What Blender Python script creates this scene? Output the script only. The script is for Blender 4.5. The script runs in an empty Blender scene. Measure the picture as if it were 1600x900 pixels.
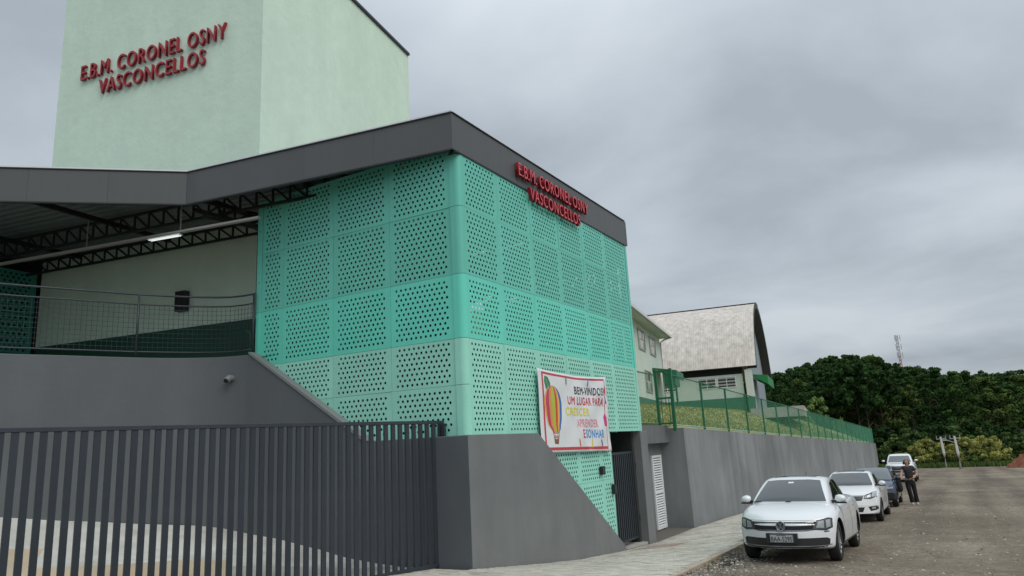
import bpy, bmesh, math, random
from mathutils import Vector, Matrix, geometry, noise
from mathutils.bvhtree import BVHTree
random.seed(7)
R = math.radians
S = bpy.context.scene
COL = S.collection

# ---------------------------------------------------------------- camera
cam_d = bpy.data.cameras.new('camera'); cam = bpy.data.objects.new('camera', cam_d); COL.objects.link(cam)
PITCH, ROLL, YAW = R(12.36), R(-3.0), R(29.95)
def _rz(v):
    c, s = math.cos(YAW), math.sin(YAW); return Vector((c*v[0]-s*v[1], s*v[0]+c*v[1], v[2]))
FW = _rz((0, math.cos(PITCH), math.sin(PITCH))); U0 = _rz((0, -math.sin(PITCH), math.cos(PITCH))); R0 = _rz((1, 0, 0))
RT = R0*math.cos(ROLL)+U0*math.sin(ROLL); UPV = -R0*math.sin(ROLL)+U0*math.cos(ROLL)
m = Matrix.Identity(4)
for i in range(3):
    m[i][0] = RT[i]; m[i][1] = UPV[i]; m[i][2] = -FW[i]
cam.matrix_world = m          # the eye is the origin; the street under it is at z = -1.48
cam_d.lens = 1122/1600*36; cam_d.sensor_width = 36; cam_d.clip_start = .1; cam_d.clip_end = 3000
S.camera = cam
# ---------------------------------------------------------------- light
SUN_EL, SUN_AZ = R(46), R(110)          # azimuth clockwise from +Y
W = bpy.data.worlds.new('World'); S.world = W; W.use_nodes = True
nt = W.node_tree; N = nt.nodes; L = nt.links
for n in list(N): N.remove(n)
out = N.new('ShaderNodeOutputWorld'); bg = N.new('ShaderNodeBackground'); L.new(bg.outputs[0], out.inputs[0])
sky = N.new('ShaderNodeTexSky'); sky.sky_type = 'NISHITA'; sky.sun_disc = False
sky.sun_elevation = SUN_EL; sky.sun_rotation = SUN_AZ
sk = N.new('ShaderNodeVectorMath'); sk.operation = 'SCALE'; L.new(sky.outputs[0], sk.inputs[0]); sk.inputs[3].default_value = .08
tc = N.new('ShaderNodeTexCoord'); sep = N.new('ShaderNodeSeparateXYZ'); L.new(tc.outputs['Generated'], sep.inputs[0])
def mth(op, a, b=None, c=None, clamp=False):
    n = N.new('ShaderNodeMath'); n.operation = op; n.use_clamp = clamp
    for i, v in enumerate((a, b, c)):
        if v is None: continue
        if isinstance(v, (int, float)): n.inputs[i].default_value = v
        else: L.new(v, n.inputs[i])
    return n.outputs[0]
zc = mth('MAXIMUM', sep.outputs[2], 0.0); zz = mth('ADD', zc, .16)
cx = mth('DIVIDE', sep.outputs[0], zz); cy = mth('DIVIDE', sep.outputs[1], zz)
cmb = N.new('ShaderNodeCombineXYZ'); L.new(cx, cmb.inputs[0]); L.new(cy, cmb.inputs[1]); cmb.inputs[2].default_value = 3.1
def wnoise(scale, det, rough, dist=0.0):
    n = N.new('ShaderNodeTexNoise'); n.inputs['Scale'].default_value = scale; n.inputs['Detail'].default_value = det
    n.inputs['Roughness'].default_value = rough; n.inputs['Distortion'].default_value = dist
    L.new(cmb.outputs[0], n.inputs['Vector']); return n.outputs[0]
big = wnoise(.42, 3, .5, .3); mid = wnoise(1.3, 7, .52, .25)
mixn = mth('ADD', mth('MULTIPLY', big, .5), mth('MULTIPLY', mid, .5))
rmp = N.new('ShaderNodeValToRGB'); L.new(mixn, rmp.inputs[0])
e = rmp.color_ramp.elements
e[0].position = .38; e[0].color = (.42, .475, .53, 1)
e[1].position = .64; e[1].color = (.74, .80, .86, 1)
k = rmp.color_ramp.elements.new(.5); k.color = (.565, .63, .695, 1)
# overcast sky: darker at the horizon, brightest overhead
grad = N.new('ShaderNodeMapRange'); L.new(zc, grad.inputs[0])
grad.inputs[1].default_value = 0.0; grad.inputs[2].default_value = .30; grad.inputs[3].default_value = .70; grad.inputs[4].default_value = 1.0
grad2 = N.new('ShaderNodeMapRange'); L.new(zc, grad2.inputs[0])
grad2.inputs[1].default_value = .5; grad2.inputs[2].default_value = 1.0; grad2.inputs[3].default_value = 1.0; grad2.inputs[4].default_value = 2.0
gm = mth('MULTIPLY', grad.outputs[0], grad2.outputs[0])
cs = N.new('ShaderNodeVectorMath'); cs.operation = 'SCALE'; L.new(rmp.outputs[0], cs.inputs[0]); L.new(gm, cs.inputs[3])
mx = N.new('ShaderNodeMix'); mx.data_type = 'RGBA'; mx.inputs[0].default_value = .92
L.new(sk.outputs[0], mx.inputs[6]); L.new(cs.outputs[0], mx.inputs[7])
L.new(mx.outputs[2], bg.inputs[0]); bg.inputs[1].default_value = 1.0
sd = bpy.data.lights.new('sun', 'SUN'); sd.energy = 1.6 if False else 1.5; sd.angle = R(40); sd.color = (1, .94, .85)
so = bpy.data.objects.new('sun', sd); COL.objects.link(so)
sdir = Vector((math.sin(SUN_AZ)*math.cos(SUN_EL), math.cos(SUN_AZ)*math.cos(SUN_EL), math.sin(SUN_EL)))
so.rotation_euler = sdir.to_track_quat('Z', 'Y').to_euler()
S.view_settings.view_transform = 'Standard'; S.view_settings.look = 'None'
S.view_settings.exposure = 0.0; S.view_settings.gamma = 1.0
S.render.engine = 'CYCLES'

# ---------------------------------------------------------------- helpers
def tag(o, label=None, cat=None, group=None, kind=None):
    if label: o['label'] = label
    if cat: o['category'] = cat
    if group: o['group'] = group
    if kind: o['kind'] = kind
    return o
def thing(name, label, cat, loc=(0, 0, 0), rz=0.0, group=None):
    o = bpy.data.objects.new(name, None); COL.objects.link(o); o.location = loc; o.rotation_euler = (0, 0, rz)
    o.empty_display_size = .2
    return tag(o, label, cat, group)
def link(name, me, parent=None, loc=None, rot=None):
    o = bpy.data.objects.new(name, me); COL.objects.link(o)
    if parent: o.parent = parent
    if loc is not None: o.location = loc
    if rot is not None: o.rotation_euler = rot
    return o
class MB:
    def __init__(s): s.v = []; s.f = []; s.m = []
    def add(s, vs, fs, mi=0):
        b = len(s.v); s.v += [tuple(v) for v in vs]; s.f += [tuple(i+b for i in f) for f in fs]; s.m += [mi]*len(fs)
    def box(s, a, b, mi=0, mat=None):
        x0, y0, z0 = a; x1, y1, z1 = b
        vs = [(x0, y0, z0), (x1, y0, z0), (x1, y1, z0), (x0, y1, z0), (x0, y0, z1), (x1, y0, z1), (x1, y1, z1), (x0, y1, z1)]
        if mat: vs = [mat @ Vector(v) for v in vs]
        s.add(vs, [(0, 3, 2, 1), (4, 5, 6, 7), (0, 1, 5, 4), (1, 2, 6, 5), (2, 3, 7, 6), (3, 0, 4, 7)], mi)
    def bar(s, p, q, w, h=None, mi=0, up=(0, 0, 1)):       # box of section w x h from p to q
        h = h or w; p = Vector(p); q = Vector(q); d = (q-p); l = d.length; d.normalize()
        sd_ = d.cross(Vector(up))
        if sd_.length < 1e-4: sd_ = d.cross(Vector((1, 0, 0)))
        sd_.normalize(); u = sd_.cross(d)
        vs = []
        for t in (p, q):
            for a, b in ((-1, -1), (1, -1), (1, 1), (-1, 1)): vs.append(t+sd_*a*w/2+u*b*h/2)
        s.add(vs, [(0, 1, 2, 3), (7, 6, 5, 4), (0, 4, 5, 1), (1, 5, 6, 2), (2, 6, 7, 3), (3, 7, 4, 0)], mi)
    def tube(s, pts, r, n=8, mi=0, cap=True):
        pts = [Vector(p) for p in pts]; rs = r if isinstance(r, (list, tuple)) else [r]*len(pts)
        vs = []; fs = []
        for i, p in enumerate(pts):
            d = (pts[min(i+1, len(pts)-1)]-pts[max(i-1, 0)]).normalized()
            a = d.cross(Vector((0, 0, 1)))
            if a.length < 1e-3: a = d.cross(Vector((1, 0, 0)))
            a.normalize(); b = d.cross(a)
            for k in range(n):
                t = 2*math.pi*k/n; vs.append(p+(a*math.cos(t)+b*math.sin(t))*rs[i])
        for i in range(len(pts)-1):
            for k in range(n): fs.append((i*n+k, i*n+(k+1) % n, (i+1)*n+(k+1) % n, (i+1)*n+k))
        if cap: fs.append(tuple(range(n-1, -1, -1))); fs.append(tuple((len(pts)-1)*n+k for k in range(n)))
        s.add(vs, fs, mi)
    def prism(s, poly, axis, a, b, mi=0):      # poly in the other two axes, extruded on axis from a to b
        def pt(u, v, w):
            return {0: (w, u, v), 1: (u, w, v), 2: (u, v, w)}[axis]
        n = len(poly); vs = [pt(u, v, a) for u, v in poly]+[pt(u, v, b) for u, v in poly]
        s.add(vs, [tuple(range(n)), tuple(range(2*n-1, n-1, -1))]+[(i, (i+1) % n, n+(i+1) % n, n+i) for i in range(n)], mi)
    def grid(s, rows, mi=0, closed=False):
        n = len(rows[0]); b = []; vs = [p for r in rows for p in r]; fs = []
        for i in range(len(rows)-1):
            for k in range(n-1+(1 if closed else 0)):
                fs.append((i*n+k, i*n+(k+1) % n, (i+1)*n+(k+1) % n, (i+1)*n+k))
        s.add(vs, fs, mi)
    def mesh(s, name, mats, smooth=False):
        me = bpy.data.meshes.new(name); me.from_pydata(s.v, [], s.f)
        for m_ in (mats if isinstance(mats, (list, tuple)) else [mats]): me.materials.append(m_)
        if any(s.m): me.polygons.foreach_set('material_index', s.m)
        bm = bmesh.new(); bm.from_mesh(me); bmesh.ops.recalc_face_normals(bm, faces=bm.faces); bm.to_mesh(me); bm.free()
        if smooth: me.shade_smooth()
        return me
    def build(s, name, mats, parent=None, smooth=False, kind=None):
        o = link(name, s.mesh(name, mats, smooth), parent)
        if kind: o['kind'] = kind
        return o
def autosmooth(o, ang=35):
    me = o.data; me.shade_smooth(); me.set_sharp_from_angle(angle=R(ang)) if hasattr(me, 'set_sharp_from_angle') else None

# ---------------------------------------------------------------- materials
MATS = {}
def mat(name, col, rough=.6, metal=0.0, var=0.0, vs=3.0, bump=0.0, bs=40.0, spec=None, coat=0.0, blotch=None, bscale=1.0, bstr=.5,
        streak=0.0, sscale=(6, 6, .35), rnd=0.0, det=6, bdist=.01):
    if name in MATS: return MATS[name]
    M = bpy.data.materials.new(name); M.use_nodes = True; nt = M.node_tree; N = nt.nodes; L = nt.links
    p = N['Principled BSDF']; p.inputs['Roughness'].default_value = rough; p.inputs['Metallic'].default_value = metal
    if spec is not None: p.inputs['Specular IOR Level'].default_value = spec
    if coat: p.inputs['Coat Weight'].default_value = coat; p.inputs['Coat Roughness'].default_value = .06
    tc = N.new('ShaderNodeTexCoord'); src = tc.outputs['Object']
    def nz(scale, detail=det, rg=.55, vec=None, dist=0):
        n = N.new('ShaderNodeTexNoise'); n.inputs['Scale'].default_value = scale; n.inputs['Detail'].default_value = detail
        n.inputs['Roughness'].default_value = rg; n.inputs['Distortion'].default_value = dist; L.new(vec or src, n.inputs['Vector']); return n.outputs[0]
    cur = None
    rgb = N.new('ShaderNodeRGB'); rgb.outputs[0].default_value = (*col, 1); cur = rgb.outputs[0]
    if blotch:
        r = N.new('ShaderNodeValToRGB'); L.new(nz(bscale, 7, .6, dist=.4), r.inputs[0]); r.color_ramp.elements[0].position = .42; r.color_ramp.elements[1].position = .66
        f = N.new('ShaderNodeMath'); f.operation = 'MULTIPLY'; L.new(r.outputs[0], f.inputs[0]); f.inputs[1].default_value = bstr
        mx = N.new('ShaderNodeMix'); mx.data_type = 'RGBA'; L.new(f.outputs[0], mx.inputs[0]); L.new(cur, mx.inputs[6]); mx.inputs[7].default_value = (*blotch, 1); cur = mx.outputs[2]
    fac = None
    def mulfac(sock, amt):
        nonlocal fac
        r = N.new('ShaderNodeMapRange'); L.new(sock, r.inputs[0]); r.inputs[1].default_value = .28; r.inputs[2].default_value = .72
        r.inputs[3].default_value = 1-amt; r.inputs[4].default_value = 1+amt
        if fac is None: fac = r.outputs[0]
        else:
            q = N.new('ShaderNodeMath'); q.operation = 'MULTIPLY'; L.new(fac, q.inputs[0]); L.new(r.outputs[0], q.inputs[1]); fac = q.outputs[0]
    if var: mulfac(nz(vs), var)
    if streak:
        mp = N.new('ShaderNodeMapping'); L.new(src, mp.inputs[0]); mp.inputs['Scale'].default_value = sscale
        mulfac(nz(1.0, 5, .6, mp.outputs[0]), streak)
    if rnd:
        oi = N.new('ShaderNodeObjectInfo'); r = N.new('ShaderNodeMapRange'); L.new(oi.outputs['Random'], r.inputs[0])
        r.inputs[3].default_value = 1-rnd; r.inputs[4].default_value = 1+rnd
        if fac is None: fac = r.outputs[0]
        else:
            q = N.new('ShaderNodeMath'); q.operation = 'MULTIPLY'; L.new(fac, q.inputs[0]); L.new(r.outputs[0], q.inputs[1]); fac = q.outputs[0]
    if fac is not None:
        sc = N.new('ShaderNodeVectorMath'); sc.operation = 'SCALE'; L.new(cur, sc.inputs[0]); L.new(fac, sc.inputs[3]); cur = sc.outputs[0]
    L.new(cur, p.inputs['Base Color'])
    if bump:
        b = N.new('ShaderNodeBump'); b.inputs['Strength'].default_value = bump; b.inputs['Distance'].default_value = bdist
        L.new(nz(bs, 8, .6), b.inputs['Height']); L.new(b.outputs[0], p.inputs['Normal'])
    MATS[name] = M; return M
def glass(name, col, rough=.05, alpha=1.0, trans=0.0):
    M = mat(name, col, rough, 0, spec=.8); p = M.node_tree.nodes['Principled BSDF']
    p.inputs['Alpha'].default_value = alpha; p.inputs['Transmission Weight'].default_value = trans; return M
m_plaster_g = mat('mint_plaster', (.66, .83, .70), .85, var=.035, vs=.9, bump=.5, bs=3.2, bdist=.03, blotch=(.56, .69, .59), bscale=.9, bstr=.45, streak=.05, sscale=(1.1, 1.1, .25))
m_inner_wall = m_plaster_g
m_fascia = mat('fascia_sheet', (.088, .095, .098), .5, .0, var=.05, vs=.6, rnd=.03, streak=.04)
m_flash = mat('white_flashing', (.7, .73, .75), .5)
m_edge = mat('dark_flashing', (.03, .032, .036), .5)
m_greywall = mat('grey_painted_render', (.158, .168, .168), .62, var=.07, vs=1.1, bump=.25, bs=9, bdist=.02, streak=.10, sscale=(1.3, 1.3, .35), blotch=(.21, .215, .21), bscale=.8, bstr=.25)
m_retain = mat('grey_render_weathered', (.228, .240, .246), .7, var=.10, vs=.35, bump=.3, bs=6, bdist=.02, streak=.20, sscale=(1.6, 1.6, .16), blotch=(.125, .133, .137), bscale=.22, bstr=.65)
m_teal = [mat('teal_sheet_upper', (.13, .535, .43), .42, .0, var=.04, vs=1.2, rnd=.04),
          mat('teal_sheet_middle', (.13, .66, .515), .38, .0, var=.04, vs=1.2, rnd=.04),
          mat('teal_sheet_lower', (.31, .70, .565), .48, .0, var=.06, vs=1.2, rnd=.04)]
m_black = mat('black_steel', (.012, .013, .014), .55)
m_dkgrey = mat('dark_grey_steel', (.035, .045, .055), .45, .2, var=.1, vs=4)
m_gate = mat('gate_paint', (.038, .048, .060), .42, .25, var=.12, vs=2.5, rnd=.08)
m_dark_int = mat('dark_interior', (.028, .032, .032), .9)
m_green = mat('green_paint', (.02, .15, .075), .45, var=.08, vs=4)
m_greenwall = mat('green_wainscot', (.035, .16, .09), .6, var=.08)
m_darkgreen = mat('dark_green_wainscot', (.012, .075, .045), .6, var=.08)
m_wire = mat('galvanised_green_wire', (.04, .24, .13), .5)
m_red = mat('red_letter_side', (.24, .006, .016), .4)
m_redf = mat('red_letter_face', (.66, .085, .10), .35)
m_white = mat('white_paint', (.75, .77, .78), .4)
m_cream = mat('pale_building_paint', (.56, .64, .57), .8, var=.05, vs=.8, streak=.06, sscale=(.7, .7, .2))
m_conc = mat('concrete', (.42, .41, .38), .85, var=.14, vs=1.5, bump=.3, bs=30, blotch=(.25, .23, .20), bscale=.9, bstr=.5)
m_paleconc = mat('pale_concrete', (.58, .58, .54), .85, var=.12, vs=.8, bump=.2, bs=20, blotch=(.33, .32, .28), bscale=.6, bstr=.6, streak=.1, sscale=(2, .5, 1))
m_sand = mat('beige_sand', (.52, .42, .29), .95, var=.12, vs=1.0, bump=.5, bs=18, blotch=(.42, .38, .31), bscale=.8, bstr=.6)
m_lgrey = mat('light_grey_metal', (.35, .36, .36), .5)

# ================================================================ GROUND
def lerp_tab(tab, v):
    if v <= tab[0][0]:
        (a, b), (c, d) = tab[0], tab[1]
    elif v >= tab[-1][0]:
        (a, b), (c, d) = tab[-2], tab[-1]
    else:
        for i in range(len(tab)-1):
            if tab[i][0] <= v <= tab[i+1][0]: (a, b), (c, d) = tab[i], tab[i+1]; break
    return b+(d-b)*(v-a)/(c-a)
ROAD = [(0, -1.48), (8, -1.89), (16, -2.30), (20, -2.50), (24, -2.68), (30, -2.88), (60, -3.81), (99, -5.0), (109, -5.25), (118, -5.35), (130, -5.35)]
def road(y):
    if y < 0: return -1.48-.02*y*0
    if y > 130: return -5.35
    return lerp_tab(ROAD, y)
WALLF = [(9, -1.98), (10.86, -2.04), (13.55, -2.36), (15, -2.52), (17.8, -2.72), (20.2, -2.84), (23.8, -2.87), (60, -3.98), (99, -5.16)]
def wallfoot(y): return -1.98 if y < 9 else lerp_tab(WALLF, y)
def sw(x, y):                       # surface of the pavement, from the wall foot to the kerb
    t = min(1, max(0, (x+7.4)/3.45)); return wallfoot(y)*(1-t)+(road(y)+.05)*t
def kerb_x(y): return -3.72-.055*(y-11) if y < 17 else -4.05-.01*(y-17)
def hill(x, y):
    r = math.hypot(x, y)
    az = math.atan2(x, y)
    if y < 0 or r < 112: return 0
    t = min(1, (r-112)/88); t = t*t*(3-2*t)
    h = 4+8.5*math.exp(-((az+.085)/.11)**2)+1.5*math.sin(az*17+1)
    return t*h
m_gravel = mat('gravel_road', (.142, .116, .082), .95, var=.16, vs=.35, bump=.8, bs=30, bdist=.03, blotch=(.235, .198, .148), bscale=.22, bstr=.8)
M = m_gravel; nt_ = M.node_tree; N_ = nt_.nodes; L_ = nt_.links
# stones: a voronoi of small pale and dark pebbles mixed over the earth colour
p_ = N_['Principled BSDF']; old = p_.inputs['Base Color'].links[0].from_socket
tcx = [n for n in N_ if n.type == 'TEX_COORD'][0]
vo = N_.new('ShaderNodeTexVoronoi'); vo.inputs['Scale'].default_value = 34; L_.new(tcx.outputs['Object'], vo.inputs['Vector'])
ws = N_.new('ShaderNodeSeparateColor'); L_.new(vo.outputs['Color'], ws.inputs[0])
mr = N_.new('ShaderNodeMapRange'); L_.new(ws.outputs[0], mr.inputs[0]); mr.inputs[3].default_value = .72; mr.inputs[4].default_value = 1.3
n2 = N_.new('ShaderNodeTexNoise'); n2.inputs['Scale'].default_value = 5; n2.inputs['Detail'].default_value = 9; n2.inputs['Roughness'].default_value = .75; L_.new(tcx.outputs['Object'], n2.inputs['Vector'])
mr2 = N_.new('ShaderNodeMapRange'); L_.new(n2.outputs[0], mr2.inputs[0]); mr2.inputs[1].default_value = .3; mr2.inputs[2].default_value = .7; mr2.inputs[3].default_value = .6; mr2.inputs[4].default_value = 1.4
mm = N_.new('ShaderNodeMath'); mm.operation = 'MULTIPLY'; L_.new(mr.outputs[0], mm.inputs[0]); L_.new(mr2.outputs[0], mm.inputs[1])
# faint wheel tracks running along the road
mpx = N_.new('ShaderNodeMapping'); mpx.inputs['Scale'].default_value = (.8, .035, 1); L_.new(tcx.outputs['Object'], mpx.inputs[0])
n3 = N_.new('ShaderNodeTexNoise'); n3.inputs['Scale'].default_value = 1.0; n3.inputs['Detail'].default_value = 4; L_.new(mpx.outputs[0], n3.inputs['Vector'])
mr3 = N_.new('ShaderNodeMapRange'); L_.new(n3.outputs[0], mr3.inputs[0]); mr3.inputs[1].default_value = .35; mr3.inputs[2].default_value = .65; mr3.inputs[3].default_value = .70; mr3.inputs[4].default_value = 1.28
mm2 = N_.new('ShaderNodeMath'); mm2.operation = 'MULTIPLY'; L_.new(mm.outputs[0], mm2.inputs[0]); L_.new(mr3.outputs[0], mm2.inputs[1])
sc_ = N_.new('ShaderNodeVectorMath'); sc_.operation = 'SCALE'; L_.new(old, sc_.inputs[0]); L_.new(mm2.outputs[0], sc_.inputs[3]); L_.new(sc_.outputs[0], p_.inputs['Base Color'])

m_forestfloor = mat('forest_floor', (.035, .05, .022), .95, var=.3, vs=.2)
def ground():
    xs = [-600, -400, -250, -150, -100, -70, -50, -35, -25, -18, -14, -11, -8.5, -7.45, -4.1, -3.9, -3.4, -3.0, -2.5]+[-2+.75*i for i in range(19)]+[13, 16, 20, 25, 32, 42, 55, 75, 100, 140, 200, 300, 450, 700]
    ys = [-300, -100, -30, -8, 0, 4, 8]+[9+.6*i for i in range(42)]+[35+1.6*i for i in range(22)]+[72+3*i for i in range(20)]+[134, 142, 150, 160, 170, 180, 190, 200, 215, 235, 270, 330, 450, 700, 1200]
    mb = MB(); rows = []
    for y in ys:
        row = []
        for x in xs:
            z = road(y)
            if x < -3.85 and y < 103: z = min(z, wallfoot(y))-.45
            else: z += .045*noise.noise(Vector((x*.45, y*.3, 0)))+.018*noise.noise(Vector((x*1.6, y*1.3, 3))) if y < 100 else 0
            if y < 100 and x >= -3.9: z += -.05*max(0, 1-abs((x-7)/3.0))*0
            z += hill(x, y)
            row.append((x, y, z))
        rows.append(row)
    mb.grid(rows, 0)
    o = mb.build('ground', [m_gravel, m_forestfloor], smooth=True); o['kind'] = 'structure'
    for p in o.data.polygons:
        if math.hypot(p.center.x, p.center.y) > 111: p.material_index = 1
ground()
# small loose stones on the near road
m_stone = [mat('pebble_grey', (.27, .25, .22), .9, rnd=.1), mat('pebble_dark', (.09, .08, .07), .9), mat('pebble_pale', (.42, .39, .34), .9)]
def pebbles():
    mb = MB(); rnd = random.Random(3)
    base = [Vector(v) for v in ((1, 0, 0), (-1, 0, 0), (0, 1, 0), (0, -1, 0), (0, 0, 1), (0, 0, -.6))]
    fs = [(0, 2, 4), (2, 1, 4), (1, 3, 4), (3, 0, 4), (2, 0, 5), (1, 2, 5), (3, 1, 5), (0, 3, 5)]
    for i in range(15000):
        t = rnd.random()**1.7; y = 9.5+t*32; 
        x = rnd.uniform(-3.85, -3.85+ (10+y*.45))
        if rnd.random() < .35: x = kerb_x(y)+abs(rnd.gauss(.15, .5))
        s = rnd.choice((.008, .011, .014, .014, .02, .03))*rnd.uniform(.8, 1.3)
        z = road(y)+.045*noise.noise(Vector((x*.45, y*.3, 0)))+.018*noise.noise(Vector((x*1.6, y*1.3, 3)))
        a = rnd.random()*6.3; c, sn = math.cos(a), math.sin(a); q = rnd.uniform(.6, 1); hh = rnd.uniform(.35, .8)
        mb.add([(x+s*(v.x*c-v.y*sn*q), y+s*(v.x*sn+v.y*c*q), z+s*v.z*hh) for v in base], fs, rnd.choice((0, 0, 1, 2)))
    o = mb.build('gravel', m_stone); o['kind'] = 'stuff'; tag(o, 'loose small stones scattered over the unpaved road', 'gravel')
pebbles()

# pavement: bed, kerb stones, concrete pavers
m_paver = mat('paver_concrete', (.52, .50, .425), .9, var=.14, vs=1.3, rnd=.14, bump=.4, bs=60, blotch=(.27, .25, .22), bscale=.8, bstr=.45)
m_ramp = mat('grey_render_shaded', (.098, .110, .120), .62, var=.05, vs=1.1, bump=.2, bs=9, bdist=.02, streak=.08, sscale=(1.3, 1.3, .35))  # same grey paint as the low wall, with the shade put into the colour
m_paverred = mat('red_tactile_paver', (.36, .27, .22), .9, rnd=.1, var=.2)
m_joint = mat('paver_joint', (.13, .12, .10), .95)
m_kerb = mat('kerb_stone', (.42, .37, .30), .9, var=.15, vs=2.5, blotch=(.30, .19, .12), bscale=1.6, bstr=.7, bump=.4, bs=30)
def pavement():
    mb = MB(); rows = []
    ys = [2, 5, 8, 9, 10, 10.86, 12, 13.5, 15, 16.4, 17.8, 19, 20.2, 22, 23.8, 30, 40, 50, 60, 70, 80, 90, 99, 101]
    for y in ys:
        xa = -9.6 if y <= 10.8 else -8.4
        rows.append([(xa, y, wallfoot(y)-.012), (-7.4, y, sw(-7.4, y)-.012)]+[(x, y, sw(x, y)-.012) for x in (-6.5, -5.6, -4.8)]+[(kerb_x(y)-.1, y, sw(-4, y)-.012)])
    mb.grid(rows); bed = mb.build('pavement', m_joint, smooth=True); bed['kind'] = 'structure'
    # kerb
    y = 6.0; k = 0
    mk = MB(); mk.box((-.055, -.392, -.25), (.055, .392, 0)); me = mk.mesh('kerb_stone', m_kerb)
    while y < 99:
        yc = y+.4; x = kerb_x(yc)-.04; x2 = kerb_x(yc+.8)-.04
        o = link('kerb_stone', me, bed, (x, yc, road(yc)+.055+random.uniform(-.004, .004)), (math.atan2(road(yc+.4)-road(yc-.4), .8), 0, -math.atan2(x2-x, .8)))
        y += .8
    # pavers
    mp = MB(); mp.box((-.097, -.047, -.05), (.097, .047, 0)); mep = mp.mesh('paver', m_paver)
    mp = MB(); mp.box((-.097, -.047, -.05), (.097, .047, 0)); mer = mp.mesh('paver', m_paverred)
    rest = MB(); cand = []
    y = 8.6; r = 0
    while y < 42:
        x = -9.5 if y < 10.7 else -7.36
        x += .1*(r % 2)
        while x < kerb_x(y)-.2:
            xx = x+.1
            if not (-9.5 < xx < -7.4 and y > 10.75): cand.append((xx, y, r))
            x += .2
        y += .1; r += 1
    def vis(x, y):
        z = sw(x, y); p = Vector((x, y, z)); d = p.dot(FW); px = 800+1122*p.dot(RT)/d; py = 450-1122*p.dot(UPV)/d
        return 640 < px < 1175 and py < 900
    n = 0
    for x, y, r in cand:
        z = sw(x, y)+random.uniform(-.003, .003); gx = math.atan2(sw(x+.1, y)-sw(x-.1, y), .2); gy = math.atan2(sw(x, y+.1)-sw(x, y-.1), .2)
        red = 17.2 < y < 18.7 and -7.0 < x < -5.9
        if n < 300 and y > 10.55 and vis(x, y) and y < 12.6:
            link('paver', mer if red else mep, bed, (x, y, z), (gy, -gx, random.uniform(-.01, .01))); n += 1
        else:
            m_ = Matrix.Translation((x, y, z)) @ Matrix.Rotation(gy, 4, 'X') @ Matrix.Rotation(-gx, 4, 'Y')
            rest.box((-.097, -.047, -.05), (.097, .047, 0), 3 if red else random.choice((0, 0, 1, 2)), m_)
    a = mat('paver_concrete_dull', (.45, .43, .37), .9, var=.14, vs=1.3, bump=.4, bs=60, blotch=(.25, .23, .2), bscale=.8, bstr=.5)
    b = mat('paver_concrete_pale', (.57, .55, .48), .9, var=.14, vs=1.3, bump=.4, bs=60, blotch=(.27, .25, .22), bscale=.8, bstr=.4)
    rest.build('paver', [m_paver, a, b, m_paverred], bed, kind='stuff')
    # beyond the pavers that can be told apart: plain paved strip
    mb = MB(); rows = []
    for y in [42+3*i for i in range(20)]:
        rows.append([(x, y, sw(x, y)) for x in (-7.4, -6.5, -5.6, -4.8, kerb_x(y)-.1)])
    mb.grid(rows); o = mb.build('paved_strip', m_paver, bed)
pavement()
# small weeds and dirt at the kerb
def weeds():
    mb = MB(); rnd = random.Random(5)
    for i in range(260):
        y = 10+rnd.random()**1.5*25; x = kerb_x(y)+abs(rnd.gauss(.05, .12)); z = road(y)
        for k in range(rnd.randint(3, 6)):
            a = rnd.random()*6.3; l = rnd.uniform(.03, .09); w = .006
            mb.add([(x, y, z), (x+w*math.cos(a), y+w*math.sin(a), z), (x+l*.5*math.sin(a), y-l*.5*math.cos(a), z+l)], [(0, 1, 2)])
    o = mb.build('weeds', mat('weed_green', (.08, .11, .035), .8)); tag(o, 'thin weeds growing along the kerb', 'weeds', kind='stuff')
weeds()

# yard behind the sliding gate: concrete slab that climbs along the ramp wall, beige sand nearer the gate
GH = Vector((-8.0, 11.06)); GD = Vector((-.2516, -.9678))
FOOT = [(-9.6, 10.84, -2.0), (-10.3, 10.84, -1.93), (-11.0, 10.84, -1.79), (-12.2, 10.86, -1.60), (-13.2, 10.90, -1.50), (-14.1, 10.3, -1.33), (-14.75, 9.4, -1.20), (-15.3, 8.25, -1.0), (-15.77, 7.05, -.80), (-16.2, 5.2, -.65), (-16.9, 2.5, -.5)]
def yard():
    mb = MB(); rows = []
    n = len(FOOT)
    for i, (x, y, z) in enumerate(FOOT):
        t = i/(n-1); g = GH+GD*(.4+9.5*t); a = Vector((x, y, z)); b = Vector((g.x-.08, g.y, -2.055))
        row = []
        for k in range(13):
            s = k/12; p = a.lerp(b, s); p.z = z+(-2.055-z)*(s**.8)+.02*noise.noise(p*1.3)*(1 if 0 < k < 12 else 0)
            row.append(tuple(p))
        rows.append(row)
    # push the first row back under the wall so no gap shows
    mb.grid([[(p[0]-.0, p[1]+(.12 if k == 0 else 0), p[2]) for k, p in enumerate(r)] for r in rows])
    o = mb.build('yard_ground', [m_paleconc, m_sand, m_conc], smooth=True); o['kind'] = 'structure'
    for p in o.data.polygons:
        k = p.index % 12; i = p.index//12
        if i >= 4 and k >= (3 if i > 6 else 5): p.material_index = 1
        elif k >= 6: p.material_index = 2
yard()

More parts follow.
